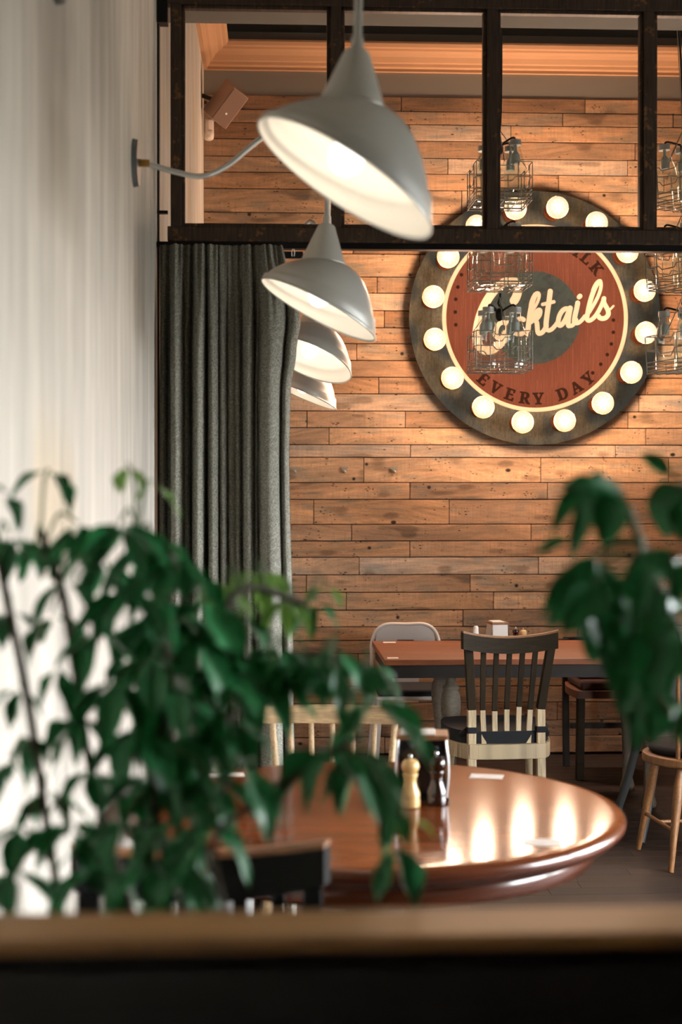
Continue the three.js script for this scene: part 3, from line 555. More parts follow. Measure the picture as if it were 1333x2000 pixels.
// ------------------------------------------------------------------ back table and what is on it
{
  const H = 0.75, fl = at(752, 1289, 6.62), fr = at(1302, 1296, 6.62), x0 = fl.x, x1 = fr.x, z1 = -6.62, z0 = -7.50;
  const t = thing('dining_table', 'long dark framed table with warm brown top beside the plank wall', 'table', [(x0 + x1) / 2, 0, (z0 + z1) / 2]);
  const w = x1 - x0, d = z1 - z0;
  part('table_top', planarUV(rbox(w, 0.028, d, 0.004, 0, H - 0.014, 0), 'x', 'z'), M.backTop, t);
  part('apron', [box(-w / 2 + 0.015, w / 2 - 0.015, H - 0.088, H - 0.028, d / 2 - 0.035, d / 2 - 0.012), box(-w / 2 + 0.015, w / 2 - 0.015, H - 0.088, H - 0.028, -d / 2 + 0.012, -d / 2 + 0.035), box(-w / 2 + 0.015, -w / 2 + 0.038, H - 0.088, H - 0.028, -d / 2 + 0.03, d / 2 - 0.03), box(w / 2 - 0.038, w / 2 - 0.015, H - 0.088, H - 0.028, -d / 2 + 0.03, d / 2 - 0.03)].map((g) => planarUV(g, 'x', 'y')), M.darkWood, t);
  const legP = [[0, 0], [0.035, 0], [0.038, 0.02], [0.026, 0.06], [0.024, 0.16], [0.031, 0.34], [0.041, 0.43], [0.048, 0.48], [0.049, 0.52], [0.044, 0.56], [0.034, 0.575], [0.040, 0.580], [0.041, 0.592], [0.034, 0.598], [0.025, 0.606], [0.024, 0.630], [0.030, 0.648], [0.042, 0.662], [0, 0.662]];
  const lx = at(881, 1400, 6.85).x - (x0 + x1) / 2;
  const lx2 = at(1268, 1400, 6.85).x - (x0 + x1) / 2;
  for (const s of [1, -1]) { const qx = s > 0 ? lx : lx2, o = part('leg', lathe(legP, 28), M.greyWood, t); o.position.set(qx, 0, d / 2 - 0.23); const o2 = part('leg', lathe(legP, 28), M.greyWood, t); o2.position.set(qx, 0, -d / 2 + 0.23); }
  const on = (px, D) => { const q = at(px, 1270, D); return V(q.x, H, -D); };
  let p = on(973, 7.12); napkinHolder('white napkin holder with brown top on the long table', [p.x, H, p.z], 0.12, 0.095, 0.135, M.paper);
  p = on(1008, 7.16); mill('pepper_mill', 'small dark brown pepper mill on the long table', M.millDark, [p.x, H, p.z], 0.100, M.chrome);
  p = on(1023, 7.08); mill('pepper_mill', 'small pale pepper mill beside napkin holder on the long table', M.millLight, [p.x, H, p.z], 0.100, M.chrome);
  p = on(1290, 6.95); mill('pepper_mill', 'pale pepper mill alone at the far end of the long table', M.millLight, [p.x - 0.02, H, p.z], 0.115, M.chrome);
  p = on(930, 7.1); const sh = thing('salt_shaker', 'small white salt shaker on the long table', 'salt shaker', [p.x, H, p.z]);
  part('body', lathe([[0, 0], [0.018, 0], [0.019, 0.004], [0.015, 0.075], [0.0125, 0.098], [0, 0.098]], 24), M.white, sh); part('cap', lathe([[0.013, 0.098], [0.013, 0.108], [0.008, 0.114], [0, 0.115]], 20), M.white, sh);
  p = at(750, 1253.5, 7.42); card('white paper card at the rear corner of the long table', V(p.x + 0.03, H, -7.42), 0.065, 0.05, 0, 'paper cards on the long table');
  p = at(768, 1286, 6.68); card('white paper card at the front edge of the long table', V(p.x, H, -6.69), 0.052, 0.05, 0, 'paper cards on the long table');
}

// ------------------------------------------------------------------ chairs
{ // two-tone slat chair, its back to the viewer
  const D = 6.2, base = at(990, 1480, D), t = thing('slat_chair', 'slat back chair dipped in dark paint above cream wood with black cushion', 'chair', [base.x, 0, -D], 0.05);
  const S = D / F, yo = (py) => 1.5 - (py - 975) * S, X = (px) => (px - 990) * S, ySplit = yo(1388), yTop = yo(1252), ySeat = yo(1470);
  for (const [s, xb, xs, xt] of [[-1, 920, 920, 909], [1, 1058, 1058, 1075]]) {
    const b = V(X(xb), 0, 0.02), m = V(X(xs), ySplit, 0), u = V(X(xt), yTop, 0.05);
    part('back_leg', planarUV(beam([X(xb), 0, 0.04], [X(xs), ySeat, 0], 0.039, 0.036), 'y', 'x'), M.creamWood, t);
    part('lower_post', planarUV(beam([X(xs), ySeat - 0.004, 0], m, 0.038, 0.036), 'y', 'x'), M.creamWood, t);
    part('upper_post', planarUV(beam(m, u, 0.038, 0.034), 'y', 'x'), M.oliveWood, t, 'dark painted upper post');
    part('cushion_tie', [rbox(0.046, 0.028, 0.044, 0.006, X(xs), yo(1428), 0), bar([X(xs) + s * 0.02, yo(1428), 0], [X(xs) + s * 0.035, yo(1440), -0.04], 0.012, 0.016, 8)], M.blackCloth, t);
  }
  const seamY = [1390, 1392, 1389, 1384, 1390];
  [[945, 940], [967, 966], [990, 992.5], [1012.5, 1019], [1033, 1045]].forEach(([xb, xt], i) => {
    const m = [X(xb) + (X(xt) - X(xb)) * 0.42, yo(seamY[i]), -0.008];
    part('slat_lower', planarUV(beam([X(xb), yo(1462), 0], m, 0.0235, 0.014), 'y', 'x'), M.creamWood, t);
    part('slat_upper', planarUV(beam(m, [X(xt), yTop + 0.005, 0.045], 0.0232, 0.0138), 'y', 'x'), M.oliveWood, t, 'dark painted upper slat');
  });
  const crest = (tt) => { const q = tt * 2 - 1; return { p: V(q * 0.212, yo(1261) + 0.026 * q * q, 0.052 + 0.03 * (q * q) - 0.004), out: V(-q * 0.28, 0, 1).normalize(), h: 0.068 + 0.004 * q * q, th: 0.026 }; };
  part('crest_rail', bentRail(24, crest), M.oliveWood, t, 'dark painted curved crest rail');
  part('crest_cap', bentRail(24, (q) => { const f = crest(q); f.p.y += f.h / 2 + 0.003; f.h = 0.009; return f; }), M.crestTop, t, 'brown top edge of crest rail');  // lighter brown strip along the top of the rail
  // seat: rounded plate whose curved rim runs behind the posts
  const sh = new THREE.Shape(); sh.moveTo(-0.165, 0.02); sh.bezierCurveTo(-0.26, -0.06, -0.27, -0.30, -0.20, -0.40); sh.bezierCurveTo(-0.1, -0.45, 0.1, -0.45, 0.20, -0.40); sh.bezierCurveTo(0.25, -0.30, 0.235, -0.06, 0.165, 0.02); sh.bezierCurveTo(0.06, 0.035, -0.06, 0.035, -0.165, 0.02);
  const seat = new THREE.ExtrudeGeometry(sh, { depth: 0.058, bevelEnabled: true, bevelSize: 0.004, bevelThickness: 0.004, bevelSegments: 2, curveSegments: 16 }).rotateX(Math.PI / 2); seat.translate(0, yo(1457), 0);
  part('seat', planarUV(seat, 'x', 'z'), M.creamWood, t);
  const cu = new THREE.ExtrudeGeometry(sh, { depth: 0.03, bevelEnabled: true, bevelSize: 0.0, bevelThickness: 0.012, bevelSegments: 3, curveSegments: 16 }).rotateX(Math.PI / 2); cu.translate(0, yo(1457) + 0.046, -0.022); part('cushion', cu, M.blackCloth, t);
  for (const s of [-1, 1]) { part('front_leg', planarUV(bar([s * 0.20, 0, -0.40], [s * 0.18, yo(1457) - 0.05, -0.36], 0.014, 0.019), 'y', 'x'), M.creamWood, t); part('stretcher', bar([s * 0.158, 0.16, 0.02], [s * 0.19, 0.16, -0.38], 0.011, 0.011), M.creamWood, t); }
}
{ // pale spindle chair beyond the round table, facing the viewer
  const D = 4.62, base = at(652, 1400, D), t = thing('spindle_chair', 'pale ash spindle back chair pushed up to the round table', 'chair', [base.x, 0, -D], -0.10);
  const S = D / F, X = (px) => (px - 652) * S, y = 1.5 - (1398 - 975) * S;
  part('top_rail', bentRail(20, (q) => { const a = q * 2 - 1; return { p: V(a * 0.232, y, -0.03 + 0.035 * a * a), out: V(-a * 0.3, 0, 1).normalize(), h: 0.058 - 0.006 * a * a, th: 0.022 }; }), M.ashWood, t);
  [-0.20, -0.145, -0.075, -0.005, 0.065, 0.135, 0.20].forEach((x) => { const a = x / 0.232, e = Math.abs(x) > 0.19; part('spindle', bar([x * 0.86, 0.44, 0.03 + 0.02 * a * a], [x, y - 0.02, -0.03 + 0.035 * a * a], e ? 0.014 : 0.0105, e ? 0.010 : 0.0085), M.ashWood, t); });
  const sh = new THREE.Shape(); sh.moveTo(-0.2, -0.01); sh.quadraticCurveTo(0, -0.05, 0.2, -0.01); sh.quadraticCurveTo(0.23, 0.2, 0.21, 0.38); sh.quadraticCurveTo(0, 0.42, -0.21, 0.38); sh.quadraticCurveTo(-0.23, 0.2, -0.2, -0.01);
  part('seat', planarUV(new THREE.ExtrudeGeometry(sh, { depth: 0.03, bevelEnabled: true, bevelSize: 0.006, bevelThickness: 0.006, bevelSegments: 2 }).rotateX(Math.PI / 2).translate(0, 0.45, 0), 'x', 'z'), M.ashWood, t);
  for (const sx of [-1, 1]) for (const [z0, z1] of [[0.06, 0.0], [0.33, 0.38]]) part('leg', bar([sx * 0.21, 0, z1], [sx * 0.16, 0.42, z0], 0.011, 0.017), M.ashWood, t);
}
{ // pale pressed metal chair behind the long table
  const D = 7.80, base = at(793, 1240, D), t = thing('metal_chair', 'white pressed metal chair behind the long table', 'chair', [base.x, 0, -D], 0);
  const S = D / F, yo = (py) => 1.5 - (py - 975) * S, yT = yo(1222), yM = yo(1256), hw = 0.190;
  const arch = [[-hw, 0.44, 0.02], [-hw + 0.002, yM - 0.1, 0], [-hw + 0.004, yM, -0.01], [-hw + 0.03, yT - 0.03, -0.015], [-hw + 0.075, yT, -0.02], [0, yT + 0.002, -0.03], [hw - 0.075, yT, -0.02], [hw - 0.03, yT - 0.03, -0.015], [hw - 0.004, yM, -0.01], [hw - 0.002, yM - 0.1, 0], [hw, 0.44, 0.02]];
  part('back_frame', tube(arch, 0.010, 80, 8), M.whiteMetal, t);
  const sh = new THREE.Shape(); sh.moveTo(-0.075, 0.44); sh.lineTo(-0.075, yM - 0.06); sh.bezierCurveTo(-0.08, yM + 0.01, -0.13, yM + 0.015, -0.165, yM - 0.01); sh.bezierCurveTo(-0.165, yT - 0.03, -0.14, yT, -0.11, yT); sh.quadraticCurveTo(0, yT - 0.012, 0.11, yT); sh.bezierCurveTo(0.14, yT, 0.165, yT - 0.03, 0.165, yM - 0.01); sh.bezierCurveTo(0.13, yM + 0.015, 0.08, yM + 0.01, 0.075, yM - 0.06); sh.lineTo(0.075, 0.44); sh.closePath();
  const hole = new THREE.Path(); hole.moveTo(-0.05, yM + 0.004); hole.lineTo(0.05, yM + 0.004); hole.lineTo(0.045, yM + 0.014); hole.lineTo(-0.045, yM + 0.014); sh.holes.push(hole);
  part('back_panel', new THREE.ExtrudeGeometry(sh, { depth: 0.003, bevelEnabled: false, curveSegments: 16 }).translate(0, 0, -0.022), M.whiteMetal, t);
  part('seat', rbox(0.37, 0.022, 0.36, 0.01, 0, 0.45, 0.17, 3), M.whiteMetal, t); part('cushion', rbox(0.36, 0.035, 0.34, 0.015, 0, 0.479, 0.18, 3), M.blackCloth, t);
  for (const sx of [-1, 1]) for (const [z0, z1] of [[0.02, -0.06], [0.33, 0.38]]) part('leg', planarUV(beam([sx * 0.20, 0, z1], [sx * 0.165, 0.45, z0], 0.03, 0.02), 'x', 'y'), M.whiteMetal, t);
}
{ // dark slat chair behind the long table
  const D = 7.88, base = at(1172, 1370, D), t = thing('slat_chair', 'black slat back chair with brown cushion behind the long table', 'chair', [base.x, 0, -D], 0);
  for (const sx of [-1, 1]) { part('back_post', planarUV(beam([sx * 0.18, 0, -0.04], [sx * 0.19, 0.72, -0.03], 0.035, 0.035), 'x', 'y'), M.darkWood, t); part('front_leg', planarUV(beam([sx * 0.19, 0, 0.36], [sx * 0.185, 0.44, 0.36], 0.042, 0.04), 'x', 'y'), M.oliveWood, t); }
  for (let k = 0; k < 5; k++) part('slat', planarUV(beam([-0.12 + k * 0.06, 0.45, -0.01], [-0.12 + k * 0.06, 0.70, -0.03], 0.026, 0.012), 'x', 'y'), M.oliveWood, t);
  part('crest_rail', rbox(0.40, 0.06, 0.024, 0.006, 0, 0.70, -0.03), M.darkWood, t);
  const sh = new THREE.Shape(); sh.moveTo(-0.19, 0.02); sh.lineTo(0.19, 0.02); sh.quadraticCurveTo(0.25, -0.2, 0.21, -0.39); sh.quadraticCurveTo(0, -0.42, -0.21, -0.39); sh.quadraticCurveTo(-0.25, -0.2, -0.19, 0.02);
  part('seat', new THREE.ExtrudeGeometry(sh, { depth: 0.04, bevelEnabled: false }).rotateX(-Math.PI / 2).translate(0, 0.44, 0), M.seatBrown, t);
  part('cushion', [rbox(0.38, 0.055, 0.36, 0.024, 0, 0.506, 0.2, 3), rbox(0.36, 0.04, 0.30, 0.018, 0, 0.548, 0.17, 3)], M.brownCloth, t);
  part('stretcher', box(-0.17, 0.17, 0.22, 0.25, 0.0, 0.02), M.darkWood, t);
}
{ // oak spindle chair at the right of the round table, its back to the viewer
  const D = 6.0, base = at(1345, 1460, D), t = thing('windsor_chair', 'brown oak spindle chair with round legs right of the round table', 'chair', [base.x, 0, -D + 0.15], 0.12);
  const H = 0.445, sh = new THREE.Shape(); sh.absellipse(0, 0, 0.225, 0.215, 0, Math.PI * 2);
  part('seat', planarUV(new THREE.ExtrudeGeometry(sh, { depth: 0.02, bevelEnabled: true, bevelSize: 0.008, bevelThickness: 0.008, bevelSegments: 3, curveSegments: 40 }).rotateX(-Math.PI / 2).translate(0, H - 0.028, 0), 'x', 'z'), M.oakWood, t);
  part('cushion', lathe([[0, 0], [0.19, 0], [0.2, 0.015], [0.19, 0.035], [0, 0.04]].reverse(), 32).translate(0, H, -0.02), M.blackCloth, t);
  const legs = [[-0.20, 0.19, -0.135, 0.13], [0.20, 0.19, 0.135, 0.13], [-0.19, -0.19, -0.13, -0.13], [0.19, -0.19, 0.13, -0.13]];
  for (const [x0, z0, x1, z1] of legs) part('leg', lathe([[0, 0], [0.0115, 0], [0.014, 0.12], [0.0195, 0.26], [0.019, 0.34], [0.013, 0.425], [0, 0.425]], 18).applyMatrix4(new THREE.Matrix4().makeRotationFromQuaternion(new THREE.Quaternion().setFromUnitVectors(V(0, 1, 0), V(x1 - x0, 0.42, z1 - z0).normalize()))).translate(x0, 0, z0), M.oakWood, t);
  part('stretcher', [bar([-0.178, 0.16, 0.17], [-0.168, 0.16, -0.17], 0.008, 0.008), bar([0.178, 0.16, 0.17], [0.168, 0.16, -0.17], 0.008, 0.008), bar([-0.172, 0.16, 0], [0.172, 0.16, 0], 0.008, 0.008)], M.oakWood, t);
  for (let k = -3; k <= 3; k++) { const a = k * 0.27; part('spindle', bar([Math.sin(a) * 0.2, H, Math.cos(a) * 0.19], [Math.sin(a * 1.1) * 0.225, 0.88, Math.cos(a) * 0.2 + 0.06], 0.0095, 0.008), M.oakWood, t); }
  part('top_rail', bentRail(20, (q) => { const a = (q * 2 - 1) * 1.05; return { p: V(Math.sin(a) * 0.235, 0.90, Math.cos(a) * 0.2 + 0.062), out: V(Math.sin(a), 0, Math.cos(a)), h: 0.06, th: 0.02 }; }), M.oakWood, t);
}
{ // grey metal chair farther right: only its bent leg shows past the oak chair
  const D = 6.33, base = V(1.83, 0, 0), t = thing('metal_chair', 'grey metal chair with bent sheet legs behind the brown oak chair', 'chair', [base.x, 0, -D], 0);
  part('seat', rbox(0.38, 0.03, 0.38, 0.012, 0, 0.44, 0, 3), M.greyMetal, t);
  for (const sx of [-1, 1]) for (const sz of [-1, 1]) part('leg', tube([[sx * 0.15, 0.43, sz * 0.15], [sx * 0.17, 0.34, sz * 0.17], [sx * 0.205, 0.18, sz * 0.2], [sx * 0.25, 0.012, sz * 0.235]], 0.02, 20, 8), M.greyMetal, t);
  part('back_frame', tube([[-0.17, 0.44, -0.17], [-0.18, 0.62, -0.2], [-0.15, 0.8, -0.22], [0, 0.84, -0.23], [0.15, 0.8, -0.22], [0.18, 0.62, -0.2], [0.17, 0.44, -0.17]], 0.012, 40, 8), M.greyMetal, t);
  part('back_panel', rbox(0.14, 0.4, 0.006, 0.003, 0, 0.64, -0.2), M.greyMetal, t);
}
{ // black chair before the round table, its back to the viewer
  const D = 2.36, S = D / F, base = at(394, 1700, D), t = thing('slat_chair', 'black wooden chair with crest top coloured lit brown before the round table', 'chair', [base.x, 0, -D], 0.04);
  const yo = (py) => 1.5 - (py - 975) * S, yc = (yo(1655) + yo(1745)) / 2;
  const crest = (q) => { const a = q * 2 - 1; return { p: V(a * 0.205, yc + 0.03 * a * a - 0.012, 0.05 * a * a), out: V(-a * 0.4, 0, 1).normalize(), h: 0.072 - 0.01 * a * a, th: 0.034 }; };
  part('crest_rail', bentRail(24, crest), M.blackWood, t);
  part('crest_cap', bentRail(24, (q) => { const f = crest(q); f.p.y += f.h / 2 + 0.004; f.h = 0.010; return f; }), M.crestTop, t, 'top edge coloured lit brown');  // the light on top of the rail is put into this brown cap
  for (const s of [-1, 1]) part('back_post', planarUV(beam([s * 0.165, 0, 0.03], [s * 0.182, yc - 0.02, 0.035], 0.032, 0.03), 'x', 'y'), M.blackWood, t);
  for (let k = -2; k <= 2; k++) part('slat', planarUV(beam([k * 0.055, 0.43, -0.01], [k * 0.064, yc - 0.01, 0.005], 0.022, 0.012), 'x', 'y'), M.blackWood, t);
  part('seat', rbox(0.42, 0.035, 0.40, 0.012, 0, 0.435, -0.19, 3), M.blackWood, t);
  for (const s of [-1, 1]) part('front_leg', bar([s * 0.19, 0, -0.37], [s * 0.17, 0.42, -0.34], 0.014, 0.019), M.blackWood, t);
}

// ------------------------------------------------------------------ grass-leaved plant beyond the round table
{
  const b = at(462, 1500, 4.75), t = thing('potted_grass', 'small grassy plant in a grey pot beside the grey curtain', 'plant', [b.x - 0.03, 0, -4.55]);
  part('pot', lathe([[0, 0], [0.07, 0], [0.085, 0.02], [0.105, 0.50], [0.11, 0.52], [0.098, 0.52], [0.09, 0.48], [0, 0.48]], 32), M.terracotta, t);
  part('soil', cyl(0.09, 0.09, 0.01, 0, 0.485, 0), M.soil, t);
  const R = rng(17);
  for (let k = 0; k < 16; k++) {
    const a = R() * 6.28, l = 0.12 + R() * 0.10, o = 0.04 + R() * 0.11, p = [], w = 0.005;
    const q = (s) => V(Math.cos(a) * (0.02 + o * s * s), 0.49 + l * s - 0.04 * s * s * o * 8, Math.sin(a) * (0.02 + o * s * s)), side = V(-Math.sin(a), 0, Math.cos(a)), idx = [];
    for (let i = 0; i <= 6; i++) { const s = i / 6, c = q(s), ww = w * (1 - s * s * 0.95); p.push(...c.clone().addScaledVector(side, ww).toArray(), ...c.clone().addScaledVector(side, -ww).toArray()); if (i) idx.push(2 * i - 2, 2 * i - 1, 2 * i, 2 * i - 1, 2 * i + 1, 2 * i); }
    const g = new THREE.BufferGeometry(); g.setAttribute('position', new THREE.Float32BufferAttribute(p, 3)); g.setIndex(idx); g.computeVertexNormals();
    part('leaf', planarUV(g, 'x', 'y'), M.blade, t);
  }
}

// ------------------------------------------------------------------ counter and planter in front
{
  const zn = -1.255, zf = -1.345, yT = at(667, 1774, 1.345).y, t = thing('counter_divider', 'dark panelled divider with a brown wooden ledge in front of the plants', 'divider', [0, 0, 0]);
  const xl = WL + 0.002, xr = 1.7;
  part('ledge', planarUV(rbox(xr - xl, 0.014, zn - zf, 0.005, (xl + xr) / 2, yT - 0.007, (zn + zf) / 2, 3), 'x', 'z'), M.ledge, t);
  part('body', box(xl, xr, 0, yT - 0.014, zf + 0.012, zn - 0.035), M.cabinet, t);
  const xs = at(664, 1900, 1.24).x;
  for (const x of [xs - 0.62, xs, xs + 0.62, xs + 1.24]) if (x > xl) part('stile', rbox(0.036, yT - 0.06, 0.018, 0.003, x, (yT - 0.06) / 2, zn - 0.028), M.cabinet, t);
  part('rail', rbox(xr - xl, 0.045, 0.018, 0.003, (xl + xr) / 2, yT - 0.054, zn - 0.0275), M.cabinet, t);
  for (const [a, b] of [[xs - 0.58, xs - 0.045], [xs + 0.045, xs + 0.58]]) part('panel', rbox(b - a - 0.03, 0.75, 0.01, 0.004, (a + b) / 2 + 0.0, yT - 0.5, zn - 0.033), M.cabinet, t);
}

// ------------------------------------------------------------------ leafy plants
const SOIL = 0.78;
function pot(t, x, z, r) {
  part('pot', lathe([[0, 0], [r * 0.72, 0], [r * 0.78, 0.02], [r * 0.98, 0.79], [r, 0.82], [r * 0.93, 0.82], [r * 0.90, 0.76], [0, 0.76]], 40).translate(x, 0, z), M.planter, t); part('soil', cyl(r * 0.9, r * 0.9, 0.02, x, 0.76, z, 32), M.soil, t);
}
const leafGeo = [0, 1, 2, 3, 4].map((v) => {             // unit leaf: base at origin, tip at y = 1, folded along the midrib, arching back
  const n = 8, pos = [], idx = [], bend = [0.10, 0.28, 0.45, 0.2, 0.6][v], fold = [0.16, 0.08, 0.2, 0.3, 0.12][v], wave = [0, 0.04, 0.02, 0.05, 0.03][v];
  for (let i = 0; i <= n; i++) {
    const s = i / n, w = 0.5 * Math.pow(Math.sin(Math.PI * Math.pow(s, 0.80)), 0.85) * (1 - 0.25 * s) * 1.12, a = bend * s, y = s * (1 - 0.12 * bend * s), z = -bend * s * s * 0.55;
    for (const k of [-1, -0.55, 0, 0.55, 1]) pos.push(k * w, y + Math.abs(k) * w * 0.10, z + Math.abs(k) * w * fold * 1.4 + wave * Math.sin(s * 11 + k * 2) * Math.abs(k));
    if (i) for (let q = 0; q < 4; q++) { const a0 = (i - 1) * 5 + q, b0 = a0 + 5; idx.push(a0, a0 + 1, b0, a0 + 1, b0 + 1, b0); }
  }
  const g = new THREE.BufferGeometry(); g.setAttribute('position', new THREE.Float32BufferAttribute(pos, 3)); g.setIndex(idx); g.computeVertexNormals(); return planarUV(g, 'x', 'y');
});
function leaf(parent, base, tip, width, facing, v, m) {   // facing: direction the upper side looks
  const d = tip.clone().sub(base), L = d.length(), y = d.normalize(), x = y.clone().cross(facing).normalize(), z = x.clone().cross(y).normalize();
  const o = part('leaf', leafGeo[v], m, parent);
  o.matrix.makeBasis(x, y, z).setPosition(base); o.matrix.scale(V(width, L, L)); o.matrix.decompose(o.position, o.quaternion, o.scale);
  return o;
}
{ // big plant by the plaster wall
  const t = thing('leafy_plant', 'large dark green plant with drooping leaves growing beside the plaster wall', 'plant'), R = rng(2024);
  pot(t, -0.07, -1.69, 0.24);
  const stems = [
    [V(-0.10, SOIL, -1.72), at(190, 1560, 1.72), at(150, 1330, 1.74), at(120, 1150, 1.78), at(80, 1040, 1.8)],
    [V(-0.02, SOIL, -1.66), at(300, 1560, 1.68), at(330, 1330, 1.72), at(300, 1150, 1.76), at(270, 1050, 1.78)],
    [V(0.02, SOIL, -1.74), at(380, 1600, 1.76), at(450, 1400, 1.84), at(540, 1290, 1.88), at(680, 1290, 1.9), at(740, 1320, 1.9)],
    [V(-0.22, SOIL, -1.70), at(90, 1600, 1.70), at(60, 1400, 1.72), at(20, 1200, 1.75), at(-20, 1010, 1.78)],
    [V(0.04, SOIL, -1.60), at(420, 1640, 1.62), at(500, 1570, 1.66), at(620, 1490, 1.70), at(700, 1440, 1.72)],
    [V(0.0, SOIL, -1.78), at(360, 1450, 1.80), at(420, 1250, 1.86), at(470, 1150, 1.90), at(600, 1180, 1.96)],
  ];
  const pts = [];
  stems.forEach((s, i) => { const c = new THREE.CatmullRomCurve3(s, false, 'centripetal'); part('stem', new THREE.TubeGeometry(c, 30, i === 4 ? 0.004 : 0.0055, 6), M.bark, t); pts.push(...c.getPoints(40)); });
  // clusters: pixel, depth, leaf length in pixels, leaf count, 'y' for the young yellow-green shoots
  const C = [
    [95, 915, 1.80, 95, 3], [20, 1045, 1.74, 100, 5], [150, 1020, 1.78, 105, 5], [235, 1020, 1.72, 110, 6], [300, 1050, 1.78, 125, 6], [345, 1085, 1.74, 120, 6], [200, 1090, 1.82, 100, 5], [70, 1060, 1.84, 90, 4],
    [130, 1130, 1.74, 100, 4], [260, 1150, 1.70, 120, 6], [330, 1190, 1.78, 130, 6], [20, 1190, 1.74, 90, 3], [190, 1230, 1.74, 110, 5], [100, 1200, 1.8, 90, 3], [400, 1170, 1.84, 110, 5], [385, 1240, 1.76, 120, 6],
    [440, 1130, 1.92, 80, 5, 'y'], [500, 1110, 1.96, 70, 5, 'y'], [470, 1200, 1.90, 85, 5], [560, 1165, 1.96, 70, 5, 'y'], [620, 1175, 1.98, 60, 5], [640, 1140, 1.98, 50, 4, 'y'],
    [300, 1270, 1.72, 130, 6], [230, 1330, 1.70, 120, 6], [340, 1340, 1.70, 130, 6], [420, 1300, 1.78, 130, 6], [480, 1270, 1.82, 125, 6], [550, 1260, 1.84, 95, 6], [600, 1285, 1.82, 85, 5], [660, 1265, 1.86, 85, 5], [720, 1290, 1.88, 100, 5], [650, 1300, 1.80, 85, 4],
    [110, 1300, 1.74, 95, 4], [40, 1340, 1.76, 80, 3], [160, 1400, 1.72, 110, 5], [270, 1420, 1.70, 130, 6], [360, 1430, 1.72, 130, 6], [440, 1400, 1.74, 130, 5], [730, 1370, 1.76, 110, 4],
    [60, 1430, 1.74, 90, 3], [180, 1500, 1.70, 115, 6], [300, 1510, 1.68, 125, 6], [400, 1510, 1.68, 125, 6], [90, 1540, 1.72, 100, 5], [20, 1480, 1.72, 85, 3], [480, 1490, 1.64, 110, 3], [650, 1460, 1.68, 130, 4], [710, 1460, 1.70, 135, 4], 
    [40, 1610, 1.70, 90, 5], [140, 1610, 1.68, 110, 6], [240, 1600, 1.66, 120, 6], [340, 1600, 1.66, 120, 6], [400, 1600, 1.64, 110, 5], [190, 1690, 1.64, 110, 5], [290, 1680, 1.62, 110, 6], [370, 1690, 1.62, 100, 5], [30, 1700, 1.64, 95, 5], [770, 1580, 1.66, 85, 2], [800, 1600, 1.68, 60, 2, 'y'], [770, 1650, 1.64, 110, 2],
    [250, 905, 1.86, 45, 3, 'y'], [300, 940, 1.88, 60, 2, 'y'], [10, 960, 1.80, 70, 1],
  ];
  const pet = [];
  for (const [px, py, D, L, n, kind] of C) {
    const c = at(px, py, D), S = D / F, a0 = R() * 6.28; let best = pts[0], bd = 9;
    for (const p of pts) { const d = p.distanceTo(c) + Math.max(0, p.y - c.y) * 0.5; if (d < bd) { bd = d; best = p; } }
    if (bd > 0.004) pet.push(tube([best, best.clone().lerp(c, 0.5).add(V(0, 0.02 + 0.1 * bd, 0)), c], 0.0021, 10, 5));
    for (let k = 0; k < n; k++) {
      const a = a0 + k * 6.283 / n + (R() - 0.5) * 0.7, len = L * S * (0.85 + R() * 0.65) * (px < 210 && py < 1560 ? 0.8 : 1), dip = 0.35 + R() * 0.75;
      const dir = V(Math.cos(a) * 0.8, -dip, Math.sin(a) * 0.55).normalize(), b = c.clone().addScaledVector(dir, 0.008);
      const tip = b.clone().addScaledVector(dir, len); tip.x = Math.max(tip.x, WL + 0.012);
      const up = V(Math.cos(a) * dip, 0.8, Math.sin(a) * dip).normalize();
      leaf(t, b, tip, len * (0.31 + R() * 0.15), up, Math.floor(R() * 5), kind === 'y' ? M.leafYoung : M.leafGreen);
    }
  }
  part('petioles', pet, M.petiole, t);
}
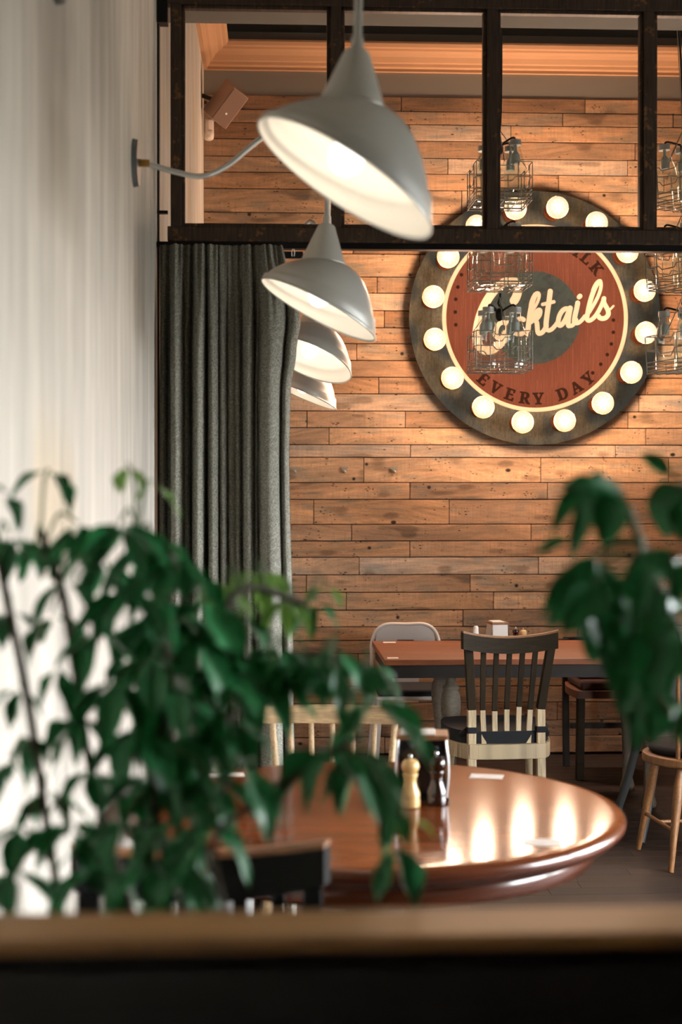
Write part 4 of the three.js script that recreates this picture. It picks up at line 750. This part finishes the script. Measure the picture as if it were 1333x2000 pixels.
{ // plant reaching in from the right
  const t = thing('leafy_plant', 'broad leaved green plant arching in front of the long table', 'plant'), R = rng(88);
  pot(t, 0.66, -1.63, 0.2);
  const main = [V(0.62, SOIL, -1.62), at(1420, 1560, 1.62), at(1345, 1280, 1.6), at(1290, 1150, 1.58), at(1252, 1060, 1.56), at(1222, 985, 1.55), at(1190, 945, 1.55)];
  const second = [V(0.60, SOIL, -1.66), at(1440, 1500, 1.7), at(1400, 1200, 1.72), at(1370, 1010, 1.72), at(1335, 960, 1.70)];
  const third = [V(0.66, SOIL, -1.58), at(1400, 1620, 1.6), at(1330, 1420, 1.62), at(1270, 1340, 1.64), at(1240, 1310, 1.65)];
  for (const s of [main, second, third]) part('stem', tube(s, 0.0052, 40, 7), M.petiole, t);
  // leaves: base pixel, tip pixel, width in pixels, depth, tip nearer by
  const Ls = [
    [1195, 950, 1090, 940, 46, 1.55, 0.01], [1150, 935, 1075, 1040, 38, 1.56, 0.02], [1160, 945, 1112, 1100, 34, 1.54, 0.0], [1190, 945, 1160, 1060, 70, 1.55, -0.02], [1205, 955, 1180, 1075, 62, 1.53, 0.02], [1215, 975, 1130, 925, 44, 1.52, 0.04],
    [1110, 1050, 1045, 1085, 26, 1.60, 0], [1165, 1090, 1075, 1230, 66, 1.56, 0.02], [1175, 1095, 1120, 1255, 88, 1.58, 0.0], [1160, 1085, 1048, 1210, 34, 1.60, 0.0], [1180, 1100, 1170, 1290, 96, 1.60, -0.02], [1250, 1080, 1262, 1200, 44, 1.55, 0.03], [1255, 1075, 1330, 1130, 60, 1.54, 0.03],
    [1200, 1120, 1205, 1280, 80, 1.62, -0.02], [1160, 1140, 1100, 1240, 60, 1.55, 0.03], [1225, 1110, 1258, 1230, 50, 1.57, 0.01], [1270, 1110, 1245, 1330, 84, 1.58, 0.0], [1290, 1170, 1270, 1380, 90, 1.6, 0], [1220, 1180, 1215, 1400, 70, 1.63, 0.0], [1150, 1180, 1222, 1320, 66, 1.60, 0.02],
    [1325, 960, 1285, 1050, 80, 1.70, 0.0], [1340, 955, 1262, 985, 50, 1.71, 0.02], [1310, 928, 1250, 884, 34, 1.74, 0], [1350, 970, 1330, 1060, 70, 1.69, 0],
    [1240, 1310, 1235, 1450, 40, 1.64, 0], [1260, 1330, 1280, 1460, 70, 1.66, 0], [1290, 1340, 1300, 1440, 60, 1.66, 0], [1232, 1312, 1216, 1400, 44, 1.62, 0.02], [1260, 1250, 1232, 1330, 46, 1.6, 0.03], [1250, 1390, 1238, 1480, 30, 1.64, 0], [1275, 1290, 1290, 1420, 80, 1.68, 0],
    [1345, 1190, 1300, 1205, 34, 1.55, 0.05], [1330, 1090, 1318, 1190, 40, 1.56, 0.04], [1338, 1380, 1322, 1440, 32, 1.56, 0.05], [1345, 1250, 1300, 1330, 70, 1.62, 0], [1342, 1130, 1290, 1120, 50, 1.60, 0.0], [1185, 1230, 1150, 1300, 60, 1.6, 0.0],
  ];
  const c = [main, second, third].flatMap((s) => new THREE.CatmullRomCurve3(s, false, 'centripetal').getPoints(40)), pet = [];
  for (const [bx, by, tx, ty, w, D, dn] of Ls) {
    const b = at(bx, by, D), e = at(tx, ty, D - dn), d = e.clone().sub(b), up = V((R() - 0.5) * 0.9, 0.55 + R() * 0.5, 0.75).normalize();
    leaf(t, b, e, w * D / F * 1.15, up, Math.floor(R() * 5), M.leafGreen);
    let best = c[0], bd = 9; for (const p of c) { const q = p.distanceTo(b); if (q < bd) { bd = q; best = p; } }
    if (bd > 0.003) pet.push(tube([best, best.clone().lerp(b, 0.5).add(V(0, 0.01, 0)), b], 0.0022, 8, 5));
  }
  part('petioles', pet, M.petiole, t);
}

renderer.render(scene, camera);
